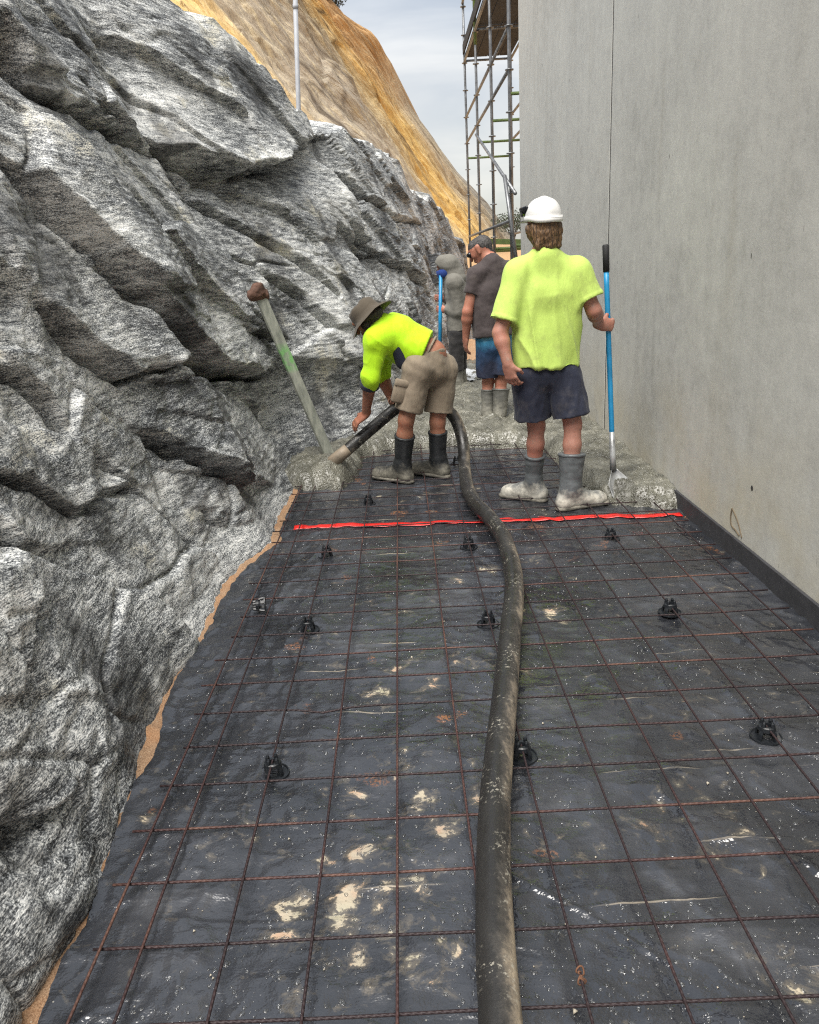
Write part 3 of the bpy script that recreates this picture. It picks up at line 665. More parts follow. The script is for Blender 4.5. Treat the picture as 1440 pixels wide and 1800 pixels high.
def chair(loc, rot, label):
    root = empty('bar_chair', loc, label, 'bar chair', 'plastic chairs under the mesh'); root.rotation_euler = rot
    for nme, me in proto:
        o = bpy.data.objects.new(nme, me); COL.objects.link(o); o.parent = root
    return root
for k, (px, py, lb) in enumerate(chairs):
    p = gz(px, py, .012); xi = round((p.x - X0) / .2) * .2 + X0
    if abs(xi - p.x) > .04: xi = p.x
    chair((xi, p.y, float(mat_z(np.array(xi), np.array(p.y))) - .001), (0, 0, random.uniform(-.3, .3)), lb)
p = gz(466, 1066, .055); chair((p.x + .005, p.y, .066), (0, -math.pi / 2, .15), 'black bar chair tipped on its side near the sand verge')

# red tape across the membrane
pts = [gz(*p, .02) for p in [(517,927),(560,925),(620,924),(700,921),(790,918),(850,917),(930,914),(1000,911),(1080,909),(1140,908),(1198,906)]]
cp_ = catmull(pts, 12); Vt = []; n = len(cp_)
for i, c in enumerate(cp_):
    w_ = .038 + .008 * float(perlin(i * .21, 3)) ; tw = .35 * float(perlin(i * .13, 8))
    for k in (-1, -.33, .33, 1):
        x_, y_ = c[0], c[1] + k * w_ * .8
        Vt.append((x_, y_, float(mat_z(np.array(x_), np.array(y_))) + .006 + .004 * abs(float(perlin(i * .3, k * 2 + 5))) + k * tw * .01 * (k > 0)))
to = mesh_np('red_tape', Vt, grid_quads(n, 4), MAT['tape'])
sol = to.modifiers.new('thick', 'SOLIDIFY'); sol.thickness = .0012
tag(to, 'strip of red plastic tape stretched across the membrane at the edge of the pour', 'tape')

# ------------------------------------------------------------------ solid modelling for bodies and clothes (distance fields meshed with surface nets)
def vz(*a): return np.array(a, np.float32)
def nrmz(v): v = np.asarray(v, np.float32); return v / (np.linalg.norm(v) + 1e-9)
def C(a, b, ra, rb=None, n=None, s=1.0, capa=False, capb=False, k=None, neg=False):
    return dict(a=np.asarray(a, np.float32), b=np.asarray(b, np.float32), ra=ra, rb=ra if rb is None else rb, n=None if n is None else nrmz(n), s=s, capa=capa, capb=capb, k=k, neg=neg)
def sdf_eval(p, P):
    a, b = p['a'], p['b']; ab = b - a; l2 = float(ab @ ab) + 1e-9
    w_ = P - a; t = np.clip((w_ @ ab) / l2, 0, 1)
    e = w_ - t[..., None] * ab
    d2 = (e * e).sum(-1)
    if p['n'] is not None: d2 = d2 + (p['s'] ** 2 - 1) * (e @ p['n']) ** 2
    d = np.sqrt(d2) - (p['ra'] + (p['rb'] - p['ra']) * t)
    if p['n'] is not None and p['s'] > 1: d = d / (1 + .35 * (p['s'] - 1))
    u = ab / math.sqrt(l2)
    if p['capb']: d = np.maximum(d, (P - b) @ u)
    if p['capa']: d = np.maximum(d, (a - P) @ u)
    return d
def surface_nets(F, org, h):
    ins = F < 0
    c = ins[:-1, :-1, :-1].astype(np.int8)
    tot = np.zeros(c.shape, np.int8); offs = [(i, j, k) for i in (0, 1) for j in (0, 1) for k in (0, 1)]
    nx, ny, nz = c.shape
    for i, j, k in offs: tot += ins[i:i + nx, j:j + ny, k:k + nz]
    act = (tot > 0) & (tot < 8); idx = np.argwhere(act)
    vid = np.full(c.shape, -1, np.int32); vid[act] = np.arange(len(idx))
    acc = np.zeros((len(idx), 3)); cnt = np.zeros(len(idx))
    for i, j, k in offs:
        for ax in range(3):
            if (i, j, k)[ax]: continue
            o2 = [i, j, k]; o2[ax] = 1
            fa = F[idx[:, 0] + i, idx[:, 1] + j, idx[:, 2] + k]; fb = F[idx[:, 0] + o2[0], idx[:, 1] + o2[1], idx[:, 2] + o2[2]]
            m = (fa < 0) != (fb < 0); t = np.where(m, fa / np.where(m, fa - fb, 1), 0)
            pt = np.array([i, j, k], float)[None] + np.eye(3)[ax][None] * t[:, None]
            acc[m] += pt[m]; cnt[m] += 1
    V = (idx + acc / cnt[:, None]) * h + org
    Q = []
    for ax in range(3):
        sl = [slice(1, -1)] * 3
        A = ins; lo = [slice(0, -1) if q == ax else slice(1, -1) for q in range(3)]; hi = [slice(1, None) if q == ax else slice(1, -1) for q in range(3)]
        a_, b_ = ins[tuple(lo)], ins[tuple(hi)]; e = np.argwhere(a_ != b_)
        if not len(e): continue
        g = e.copy()
        for q in range(3):
            if q != ax: g[:, q] += 1
        flip = a_[tuple(e.T)]
        o1, o2 = [q for q in range(3) if q != ax]
        if ax == 1: o1, o2 = o2, o1
        def cell(d1, d2):
            z = g.copy(); z[:, o1] -= d1; z[:, o2] -= d2; return vid[z[:, 0], z[:, 1], z[:, 2]]
        q4 = np.stack([cell(1, 1), cell(0, 1), cell(0, 0), cell(1, 0)], 1)
        q4[~flip] = q4[~flip][:, ::-1]; Q.append(q4)
    return V, np.concatenate(Q)
def sdf_mesh(name, prims, mat, parent, h=.007, k=.03, wrinkle=None, cuts=()):
    pos = [p for p in prims if not p['neg']]
    lo = np.min([np.minimum(p['a'], p['b']) - max(p['ra'], p['rb']) for p in pos], 0) - 3 * h
    hi = np.max([np.maximum(p['a'], p['b']) + max(p['ra'], p['rb']) for p in pos], 0) + 3 * h
    n = np.ceil((hi - lo) / h).astype(int) + 1
    F = np.full(n, .15, np.float32)
    for p in prims:
        kk = k if p['k'] is None else p['k']; mg = kk + 3 * h; r_ = max(p['ra'], p['rb']) + mg
        i0 = np.clip(np.floor((np.minimum(p['a'], p['b']) - r_ - lo) / h).astype(int), 0, n); i1 = np.clip(np.ceil((np.maximum(p['a'], p['b']) + r_ - lo) / h).astype(int) + 1, 0, n)
        ax = [lo[q] + np.arange(i0[q], i1[q]) * h for q in range(3)]
        P = np.stack(np.meshgrid(*ax, indexing='ij'), -1).astype(np.float32)
        d = sdf_eval(p, P); wdw = tuple(slice(a, b) for a, b in zip(i0, i1)); f = F[wdw]
        if p['neg']:
            hq = np.clip(kk - np.abs(f + d), 0, None) / kk if kk > 0 else 0; F[wdw] = np.maximum(f, -d) + hq * hq * kk * .25
        else:
            hq = np.clip(kk - np.abs(f - d), 0, None) / kk if kk > 0 else 0; F[wdw] = np.minimum(f, d) - hq * hq * kk * .25
    if cuts:
        P = np.stack(np.meshgrid(*[lo[q] + np.arange(n[q]) * h for q in range(3)], indexing='ij'), -1).astype(np.float32)
        for pt, nn in cuts: F = np.maximum(F, (P - np.asarray(pt, np.float32)) @ nrmz(nn))
    V, Q = surface_nets(F, lo, h)
    if wrinkle is not None:
        A = V[Q]; fn = np.cross(A[:, 2] - A[:, 0], A[:, 3] - A[:, 1]); vn = np.zeros_like(V)
        for q in range(4): np.add.at(vn, Q[:, q], fn)
        vn /= np.linalg.norm(vn, axis=1)[:, None] + 1e-9
        V = V + vn * wrinkle(V)[:, None]
    return mesh_np(name, V, Q, mat, parent)

# ------------------------------------------------------------------ figure materials
def m_cloth(name, c, c2=None, dirt=0.0, weave=900, rough=.85):
    s = NT(name); p = s.pos()
    a = s.noise(p, 5, 4, .6); col = s.ramp(a, [(.3, tuple(x * .86 for x in c)), (.7, tuple(min(1, x * 1.06) for x in c))])
    if dirt:
        dm = s.ma('MULTIPLY', s.ramp(s.noise(p, 9, 5, .7), [(.52, 0.), (.70, 1.)]), dirt); col = s.mix(dm, col, c2 or srgb(120, 112, 96))
    n = s.bump(s.noise(s.map(p, (1, 1, .28)), 20, 3, .55), .35, .02)
    n = s.bump(s.noise(p, weave, 2, .5), .15, .001, n)
    return s.done(col, rough, n, Sheen_Weight=.08)
def m_skin(name, c):
    s = NT(name); p = s.pos()
    col = s.ramp(s.noise(p, 14, 4, .6), [(.3, tuple(x * .82 for x in c)), (.7, tuple(x * 1.1 for x in c))])
    col = s.mix(s.ramp(s.noise(p, 30, 5, .7), [(.56, 0.), (.70, .38)]), col, srgb(146, 138, 124))
    col = s.mix(s.ramp(s.noise(p, 6, 3, .6), [(.45, 0.), (.7, .3)]), col, srgb(168, 92, 74))
    return s.done(col, .52, s.bump(s.noise(p, 320, 3, .6), .12, .001), Subsurface_Weight=.08, Subsurface_Radius=(.01, .004, .002))
def m_hair(name, c1, c2):
    s = NT(name); p = s.pos()
    a = s.noise(s.map(p, (130, 130, 26)), 1.0, 3, .6, .6)
    return s.done(s.ramp(a, [(.38, c1), (.62, c2)]), .55, s.bump(a, 1.0, .006))
def m_boot(name, c, dust, top, bot, amt=1.0):
    """rubber boot; dried cement on the foot, fading up the shaft (heights in metres)"""
    s = NT(name); p = s.n('ShaderNodeNewGeometry').outputs['Position']
    z = s.sep(p)[2]; nn = s.noise(p, 14, 5, .7)
    m = s.ma('ADD', s.ma('DIVIDE', s.ma('SUBTRACT', top, z), top - bot), s.ma('MULTIPLY', s.ma('SUBTRACT', nn, .5), 1.3))
    mask = s.ma('MULTIPLY', s.ramp(m, [(.25, 0.), (.75, 1.)]), amt)
    col = s.mix(mask, s.ramp(s.noise(p, 20, 4, .6), [(.3, tuple(x * .8 for x in c)), (.7, tuple(x * 1.2 for x in c))]), s.ramp(s.noise(p, 30, 4, .65), [(.35, tuple(x * .55 for x in dust)), (.6, dust)]))
    return s.done(col, s.mix(mask, .42, .8), s.bump(nn, .3, .006))
MAT.update(hiviz=m_cloth('hi_vis_cloth', srgb(172, 220, 14), srgb(150, 180, 60), .2), hiviz2=m_cloth('washed_hi_vis_cloth', srgb(180, 206, 100), srgb(132, 138, 82), .45),
    navy=m_cloth('navy_cloth', srgb(25, 30, 48), srgb(84, 80, 80), .35), khaki=m_cloth('khaki_cloth', srgb(122, 110, 94), srgb(96, 88, 76), .3), brown=m_cloth('brown_knit', srgb(62, 54, 54), None, .1),
    grey=m_cloth('grey_fleece', srgb(112, 110, 103), srgb(84, 81, 74), .5), black=m_cloth('black_cloth', srgb(36, 35, 36), srgb(90, 86, 78), .3), collar=m_cloth('green_collar', srgb(84, 100, 70)),
    hat=m_cloth('olive_hat_cloth', srgb(74, 66, 54), srgb(50, 46, 40), .4, 500), bluecloth=m_cloth('blue_cloth', srgb(36, 66, 140)),
    skinA=m_skin('tanned_skin', srgb(148, 102, 80)), skinB=m_skin('ruddy_skin', srgb(162, 116, 100)), skinC=m_skin('weathered_skin', srgb(166, 112, 92)),
    hairB=m_hair('brown_hair', srgb(52, 38, 26), srgb(120, 92, 62)), hairC=m_hair('grey_hair', srgb(34, 32, 32), srgb(84, 80, 78)), hairA=m_hair('dark_hair', srgb(30, 26, 22), srgb(64, 56, 46)),
    bootA=m_boot('dark_rubber_boot', srgb(38, 40, 42), srgb(124, 120, 108), .20, .02), bootB=m_boot('grey_rubber_boot', srgb(84, 88, 90), srgb(186, 182, 170), .20, .03), bootC=m_boot('muddy_rubber_boot', srgb(92, 92, 88), srgb(126, 124, 114), .40, .1),
    solem=m_plain('cement_caked_sole', srgb(118, 114, 104), .85, .6, 60, .35), helmet=m_plain('white_shell', srgb(214, 214, 212), .38, .05, 25, .06), lens=m_plain('dark_lens', srgb(22, 24, 28), .15), eye=m_plain('eye_white', srgb(200, 196, 190), .3),
    blue=m_plain('blue_painted_handle', srgb(30, 128, 176), .4, .1, 40, .12), rubber=m_plain('black_grip', srgb(30, 30, 32), .7, .2, 60))
def m_boardshort():
    s = NT('faded_blue_print'); p = s.n('ShaderNodeTexCoord').outputs['Generated']; z = s.sep(p)[2]
    zz = s.ma('ADD', z, s.ma('MULTIPLY', s.ma('SUBTRACT', s.noise(p, 3.5, 4, .6), .5), .5))
    col = s.ramp(zz, [(.18, srgb(30, 36, 56)), (.42, srgb(30, 62, 96)), (.62, srgb(52, 124, 160)), (.82, srgb(146, 184, 200))])
    return s.done(col, .8, s.bump(s.noise(p, 12, 3, .6), .3, .02))
MAT['boardshort'] = m_boardshort()
def m_hose():
    s = NT('tan_smeared_hose'); u = s.n('ShaderNodeUVMap').outputs[0] if False else s.pos()
    a = s.noise(s.map(u, (9, 3.2, 9)), 1.0, 5, .62, .4); b = s.noise(u, 60, 5, .75)
    side = s.sep(s.n('ShaderNodeAttribute', attribute_name='around').outputs['Vector'])
    sel = s.ma('ADD', s.ma('ADD', s.ma('MULTIPLY', a, .9), s.ma('MULTIPLY', side[0], .26)), s.ma('MULTIPLY', s.ma('SUBTRACT', b, .5), .35))  # tan grows towards the right flank of the hose
    col = s.ramp(sel, [(.46, srgb(34, 33, 32)), (.60, srgb(60, 57, 53)), (.72, srgb(112, 103, 90)), (.86, srgb(158, 145, 124))])
    scuff = s.ramp(s.noise(s.map(u, (60, 160, 60)), 1.0, 3, .7), [(.66, 0.), (.74, .6)])
    col = s.mix(scuff, col, srgb(34, 32, 30))
    spl = s.ma('MULTIPLY', s.ramp(s.noise(u, 85, 3, .7), [(.56, 0.), (.64, 1.)]), s.ramp(s.noise(u, 7, 3, .5), [(.52, 0.), (.62, .8)]))
    col = s.mix(spl, col, srgb(150, 146, 134))
    return s.done(col, s.ramp(a, [(.4, .28), (.6, .6)]), s.bump(b, .45, .004))
MAT['hose'] = m_hose()

# ------------------------------------------------------------------ body parts
def hand(W, d, palm, thumb, curl, spread=.0, sc=1.0, kf=.012):
    """palm and five bent fingers; d points to the fingers, palm is the side they close to, thumb the thumb side"""
    W = np.asarray(W, float); d = nrmz(d); palm = nrmz(np.asarray(palm, float) - d * float(np.dot(palm, d))); th_ = np.cross(d, palm); th_ = th_ * (1 if np.dot(th_, thumb) > 0 else -1)
    o = [C(W - d * .02 * sc, W + d * .035 * sc, .025 * sc, .030 * sc, palm, 1.6), C(W + d * .03 * sc + th_ * .012 * sc, W + d * .078 * sc + th_ * .016 * sc, .026 * sc, .022 * sc, palm, 1.9), C(W + d * .03 * sc - th_ * .012 * sc, W + d * .074 * sc - th_ * .020 * sc, .026 * sc, .020 * sc, palm, 1.9)]
    for q, (off, ln) in enumerate(((.031, .9), (.010, 1.0), (-.011, .94), (-.031, .74))):
        p = W + d * (.086 if q < 3 else .080) * sc + th_ * off * sc; ang = curl * .55; dr_ = d + th_ * off * spread * 10
        for sgi, l in enumerate((.044, .028, .022)):
            v = nrmz(dr_ * math.cos(ang) + palm * math.sin(ang)); p2 = p + v * l * ln * sc
            o.append(C(p, p2, (.0098 - .0008 * sgi) * sc, (.0090 - .0008 * sgi) * sc, k=kf * .45)); p = p2; ang += curl * .5
    p = W + d * .026 * sc + th_ * .030 * sc; v = nrmz(th_ * .75 + d * .65 + palm * .25 * curl); p2 = p + v * .042 * sc
    v2 = nrmz(th_ * .1 + d * .8 + palm * .75 * min(curl, 1.2)); o += [C(p, p2, .014 * sc, .0115 * sc, k=kf), C(p2, p2 + v2 * .032 * sc, .0112 * sc, .0088 * sc, k=kf * .5)]
    return o
def head(c, fwd, up, sc=1.0):
    f = nrmz(fwd); u = nrmz(np.asarray(up, float) - f * float(np.dot(up, f))); r_ = np.cross(f, u); c = np.asarray(c, float)
    P = lambda a, b, e: c + (f * a + u * b + r_ * e) * sc
    o = [C(P(-.028, .028, 0), P(.030, .022, 0), .083 * sc, .078 * sc), C(P(.035, -.02, 0), P(.055, -.088, 0), .058 * sc, .032 * sc), C(P(-.03, -.02, 0), P(-.015, -.07, 0), .062 * sc, .055 * sc)]
    o += [C(P(.104, .018, 0), P(.120, -.030, 0), .010 * sc, .014 * sc, k=.014), C(P(.098, .038, .028), P(.098, .038, -.028), .014 * sc, k=.016), C(P(.085, -.055, .016), P(.085, -.055, -.016), .017 * sc, k=.012), C(P(.066, -.020, .045), P(.07, -.01, .045), .02 * sc, k=.02), C(P(.066, -.020, -.045), P(.07, -.01, -.045), .02 * sc, k=.02)]
    for e in (-1, 1):
        o.append(C(P(-.005, .022, .082 * e), P(.000, -.028, .078 * e), .022 * sc, .014 * sc, r_, 2.4, k=.008))
        o.append(C(P(.108, .010, .031 * e), P(.108, .010, .031 * e), .013 * sc, neg=True, k=.012))
    o.append(C(P(.106, -.058, .018), P(.106, -.058, -.018), .0035, neg=True, k=.006))
    return o, P, (f, u, r_)
def limb(a, b, ra, rb, belly=0, at=.4):
    a, b = np.asarray(a, float), np.asarray(b, float)
    if not belly: return [C(a, b, ra, rb)]
    m = a + (b - a) * at; return [C(a, m, ra, belly), C(m, b, belly, rb)]
def J(px, py, Y): return np.array(gy(px, py, Y), float)
def boot_prims(ankle, toe_dir, knee, h_top, r_top, r_ank=.056, foot=.20, sole_z=None):
    """gumboot: shaft up the shin, foot with a sole"""
    an = np.asarray(ankle, float); t = nrmz(np.array([toe_dir[0], toe_dir[1], 0])); kd = nrmz(np.asarray(knee, float) - an)
    z0 = an[2] - .085 if sole_z is None else sole_z
    heel = np.array([an[0], an[1], z0]) - t * .045; toe = np.array([an[0], an[1], z0]) + t * (foot - .03)
    up = vz(0, 0, 1)
    o = [C(an + kd * h_top, an + kd * .05, r_top, r_ank, capa=True), C(an + kd * .06, heel + up * .062, r_ank, .050), C(heel + up * .054, toe + up * .048, .045, .046), C(an + t * .02 + up * .01, toe - t * .03 + up * .052, .052, .042), C(toe + up * .046, toe + t * .02 + up * .042, .045, .036)]
    sole = [C(heel + up * .017 - t * .008, heel + t * .055 + up * .017, .050, .049, up, 2.9, k=.004), C(heel + t * .085 + up * .020, toe + t * .024 + up * .020, .053, .050, up, 2.9, k=.004), C(heel + up * .028, toe + t * .02 + up * .028, .052, .052, up, 4.2, k=.004)]
    rim = [C(an + kd * (h_top + .004), an + kd * (h_top - .014), r_top + .004, r_top + .004, capa=True, capb=True)]
    return o, sole, rim
def make_boot(pr, mat, parent, label_h=.007):
    o, sole, rim = pr
    b = sdf_mesh('boot', o, mat, parent, .0065, .03, lambda V: .0035 * fbm(V[:, 0] * 9, V[:, 1] * 9, V[:, 2] * 16, 3))
    sdf_mesh('sole', sole, MAT['solem'], b, .0065, .006); sdf_mesh('rim', rim, mat, b, .006, .004)
    return b

# ================================================================== the man in the washed hi-vis shirt and white hard hat
YB = 4.74
def man_white_helmet():
    hc = J(955, 398, YB); nk = J(957, 446, YB - .02)
    shL, shR = J(911, 480, YB - .01), J(1014, 476, YB - .02)
    elL, wrL = J(879, 585, YB - .07), J(893, 640, YB - .12)
    elR, wrR = J(1044, 546, YB - .05), J(1054, 570, YB + .15)
    hpL, hpR = J(931, 660, YB), J(990, 658, YB - .01)
    knL, knR = J(943, 748, YB + .04), J(1007, 746, YB - .06)
    anL, anR = np.array(gz(938, 884), float), np.array(gz(1003, 899), float)
    anL[2] = .10; anR[2] = .10
    ch = (shL + shR) / 2 + vz(0, .02, -.14); pv = (hpL + hpR) / 2 + vz(0, 0, .07)
    root = empty('person', ((anL[0] + anR[0]) / 2, (anL[1] + anR[1]) / 2, 0), 'person in washed yellow-green shirt, navy shorts and white hard hat, holding a shovel', 'person', 'workers')
    fw = nrmz((-.25, .97, -.05)); up = vz(-.02, .02, 1)
    hp, HP, (f, u, r_) = head(hc, fw, up, 1.0)
    side = nrmz(shR - shL); F_ = nrmz((0.02, 1, 0))
    body = hp + [C(hc - u * .05 - f * .02, nk, .058, .064), C(nk, ch, .075, .12)]
    body += [C(ch + side * -.06, pv + side * -.05, .115, .11, F_, 1.15), C(ch + side * .06, pv + side * .05, .115, .11, F_, 1.15), C(shL, nk + vz(0, 0, -.05), .056, .056), C(shR, nk + vz(0, 0, -.05), .056, .056), C(hpL, hpR, .10, .10)]
    for s_, e_, w_ in ((shL, elL, wrL), (shR, elR, wrR)): body += limb(s_, e_, .056, .043, .052, .4) + limb(e_, w_, .043, .028, .044, .28)
    for h_, k_, a_ in ((hpL, knL, anL), (hpR, knR, anR)): body += limb(h_, k_, .085, .054, .076, .35) + limb(k_, a_, .053, .036, .054, .28)
    body += hand(wrL, vz(.22, -.03, -.95), (.5, .8, .1), (.6, .5, .1), .95, .15)
    # right hand closed round the shaft
    body += hand(wrR, vz(.95, .16, -.10), vz(-.1, 1, .0), (0, 0, 1), 2.15, 0, 1.0)
    sdf_mesh('body', body, MAT['skinB'], root, .0062, .022)
    hem = J(961, 641, YB); hemN = vz(0, 0, -1)
    up5 = vz(0, 0, .03)
    sh = [C(ch + up5 + side * -.072, hem + side * -.056, .130, .142, F_, 1.02, capb=True), C(ch + up5 + side * .072, hem + side * .056, .130, .142, F_, 1.06, capb=True), C(shL + vz(0, 0, -.012), nk + vz(0, 0, -.03), .076, .072), C(shR + vz(0, 0, -.012), nk + vz(0, 0, -.03), .076, .072), C(nk + vz(0, -.005, -.02), ch + vz(0, 0, .03), .070, .135)]
    eL, eR = shL + (elL - shL) * .80, shR + (elR - shR) * .72; dL, dR = nrmz(elL - shL), nrmz(elR - shR)
    sh += [C(shL, eL, .082, .084, capb=True), C(shR, eR, .080, .086, capb=True), C(eL - dL * .022, eL, .0868, .0868, capa=True, capb=True, k=.003), C(eR - dR * .022, eR, .0888, .0888, capa=True, capb=True, k=.003)]
    zmid = float(ch[2])
    def wr(V):
        x, y, z = V.T; xr = x - float(pv[0])
        lo_ = sm(zmid + .15, zmid - .30, z)
        drape = (.004 + .021 * lo_) * ((1 - np.abs(fbm(xr * 7.5 + z * 1.3, z * .8 + 3.0, y * 2.0, 2))) ** 3 - .4) + .003 * fbm(x * 6, y * 6, z * 3, 2) + .005 * sm(.12, .0, z - float(hem[2])) * np.sin(xr * 48 + 2 * np.sin(y * 20))
        d1 = .008 * np.sin(xr * 55 + 14 * (z - zmid) * np.sign(xr)) * np.exp(-((np.abs(xr) - .13) / .07) ** 2) * sm(zmid - .4, zmid - .05, z)
        return drape + d1 * .6
    shirt = sdf_mesh('shirt', sh, MAT['hiviz2'], root, .0068, .055, wr)
    sdf_mesh('collar', [C(nk + vz(0, -.004, -.004), nk + vz(0, -.006, .022), .082, .076, capa=True, capb=True)], MAT['collar'], shirt, .005, .006)
    sdf_mesh('side_panel', [C(hem + side * .17 + vz(0, .03, .02), hem + side * .145 + vz(0, .04, .22), .062, .045, side, 1.6, capa=True)], MAT['navy'], shirt, .007, .01)
    leg_b = [(hpL, knL, .114), (hpR, knR, .116)]
    st = [C(pv + vz(0, 0, .03) - side * .05, pv + vz(0, 0, -.06) - side * .06, .125, .132, F_, 1.12), C(pv + vz(0, 0, .03) + side * .05, pv + vz(0, 0, -.06) + side * .06, .125, .132, F_, 1.12)]
    for h_, k_, w_ in leg_b: st.append(C(h_ + vz(0, 0, .01), h_ + (k_ - h_) * .84 + (side * (-.016 if h_ is hpL else .004)), .112, w_, F_, 1.05, capb=True))
    sdf_mesh('shorts', st, MAT['navy'], root, .0068, .022, lambda V: .008 * fbm(V[:, 0] * 10, V[:, 1] * 8, V[:, 2] * 5, 3) + .004 * fbm(V[:, 0] * 30, V[:, 1] * 20, V[:, 2] * 9, 2))
    make_boot(boot_prims(anL, (-.78, .50), knL, .235, .062, .054, .205, .012), MAT['bootB'], root)
    make_boot(boot_prims(anR, (.94, .24), knR, .27, .082, .064, .225, .012), MAT['bootB'], root)
    # hair showing under the shell
    hr = [C(HP(-.03, -.005, 0), HP(-.035, -.07, 0), .090, .070, f, 1.1), C(HP(-.03, -.03, .045), HP(-.03, -.085, .045), .052, .036), C(HP(-.03, -.03, -.045), HP(-.03, -.085, -.045), .052, .036), C(HP(-.055, -.05, 0), HP(-.065, -.108, 0), .055, .034), C(HP(-.05, -.05, .05), HP(-.06, -.115, .062), .036, .018), C(HP(-.05, -.05, -.05), HP(-.06, -.115, -.062), .036, .018), C(HP(.01, -.01, .075), HP(.0, -.06, .072), .028, .018), C(HP(.01, -.01, -.075), HP(.0, -.06, -.072), .028, .018)]
    sdf_mesh('hair', hr, MAT['hairB'], root, .006, .02, lambda V: .009 * np.abs(fbm(V[:, 0] * 40, V[:, 1] * 40, V[:, 2] * 14, 3)) + .004 * fbm(V[:, 0] * 90, V[:, 1] * 90, V[:, 2] * 30, 2))
    # hard hat: shell, raised centre rib, rim, peak
    Rm = Matrix([[r_[i], f[i], u[i]] for i in range(3)]).to_4x4(); Hm = Matrix.Translation(Vector(HP(-.004, .036, 0))) @ Rm @ Matrix.Rotation(R(3), 4, 'X') @ Matrix.Diagonal((.93, .95, 1.06, 1))
    bm = bmesh.new(); prof = [(0, .116)] + [(.110 * math.sin(t) ** .86, .116 * math.cos(t) ** .86) for t in np.linspace(.12, 1.5, 14)] + [(.116, .004), (.112, .0), (.104, .002), (.098, .03), (0, .09)]
    lathe_bm(bm, prof, 48)
    for v in bm.verts:
        v.co.y *= 1.17
        rib = math.exp(-(v.co.x / .016) ** 2) * .006 * (v.co.z > .035); v.co.z += rib * max(0, v.co.z / .126); v.co.y += rib * (1 if v.co.y > 0 else -1) * (1 - v.co.z / .14)
    bmesh.ops.transform(bm, matrix=Hm, verts=bm.verts); hh = bm_obj('hard_hat', bm, MAT['helmet'], root, True)
    bm = bmesh.new(); lathe_bm(bm, [(.106, .024), (.1145, .022), (.1165, .006), (.1150, -.006), (.106, -.005), (.106, .024)], 48)
    for v in bm.verts: v.co.y *= 1.17; v.co.z -= .012 * sm(-.02, -.12, v.co.y)
    bmesh.ops.transform(bm, matrix=Hm, verts=bm.verts); bm_obj('rim', bm, MAT['helmet'], hh, True)
    bm = bmesh.new(); n_ = 12
    top = [[bm.verts.new(((.1 + e) * math.cos(a) * 1.0, (.12 + e * 1.4) * math.sin(a), .006 - e * .25 + dz)) for a in np.linspace(R(30), R(150), n_)] for e, dz in ((0, .003), (.05, .003), (.05, 0), (0, 0))]
    for A, B in zip(top, top[1:] + top[:1]):
        for i in range(n_ - 1): bm.faces.new([A[i], A[i + 1], B[i + 1], B[i]])
    bmesh.ops.transform(bm, matrix=Hm, verts=bm.verts); bm_obj('peak', bm, MAT['helmet'], hh, True)
    # dark goggles pushed up on the left of the shell
    bm = bmesh.new(); box_bm(bm, (0, 0, 0), (.018, .085, .052), None, .007); bmesh.ops.transform(bm, matrix=Hm @ Matrix.Translation((-.102, .050, .050)) @ Matrix.Rotation(R(-18), 4, 'Y') @ Matrix.Rotation(R(14), 4, 'Z'), verts=bm.verts)
    bm_obj('goggles', bm, MAT['lens'], root, True)
    for e in (-1, 1): sdf_mesh('eye', [C(HP(.094, .010, .031 * e), HP(.094, .010, .031 * e), .0115)], MAT['eye'], root, .004, .002)
    return wrR
wrB = man_white_helmet()

# his shovel: grip, shaft, socket and blade pushed into the pour
def shovel():
    tp = gy(1065, 430, 4.99); gp = gy(1066, 478, 4.97); bt = gz(1078, 812, .17); tip = gz(1092, 862, .09)
    bt = gy(1078, 826, 4.82)
    root = empty('shovel', (bt.x, bt.y, 0), 'long handled shovel with blue shaft and black grip, its blade in the wet concrete', 'shovel')
    tube('grip', [tp, tp.lerp(gp, .05), gp], [.017, .021, .020], MAT['rubber'], root, 14)
    lo = gp.lerp(bt, .80)
    tube('shaft', [gp.lerp(bt, t) for t in np.linspace(-.01, .86, 12)], .0165, MAT['blue'], root, 14)
    MAT['steelw'] = m_plain('cement_coated_steel', srgb(170, 172, 172), .4, .3, 40, .3, Metallic=.4)
    tube('socket', [gp.lerp(bt, .80), gp.lerp(bt, .92), bt], [.0185, .019, .022], MAT['steelw'], root, 14)
    # dished blade
    d = (Vector((bt.x + .05, bt.y - .10, .02)) - bt); L_ = d.length; d.normalize(); sx = Vector((.93, .36, 0)); sx = (sx - d * sx.dot(d)).normalized(); nn = d.cross(sx)
    V = []; nu, nv = 13, 15
    for i in range(nv):
        t = i / (nv - 1)
        for j in range(nu):
            s_ = (j / (nu - 1) - .5) * 2; wdt = .098 * (min(1, .25 + t * 2.2)) * (1 if t < .7 else math.sqrt(max(.02, 1 - ((t - .7) / .31) ** 2)))
            V.append(bt + d * (t * .25) + sx * (s_ * wdt * .85) + nn * (.022 * s_ * s_ - .008))
    o = mesh_np('blade', [tuple(v) for v in V], grid_quads(nv, nu), MAT['steelw'], root); m_ = o.modifiers.new('thick', 'SOLIDIFY'); m_.thickness = .003
shovel()

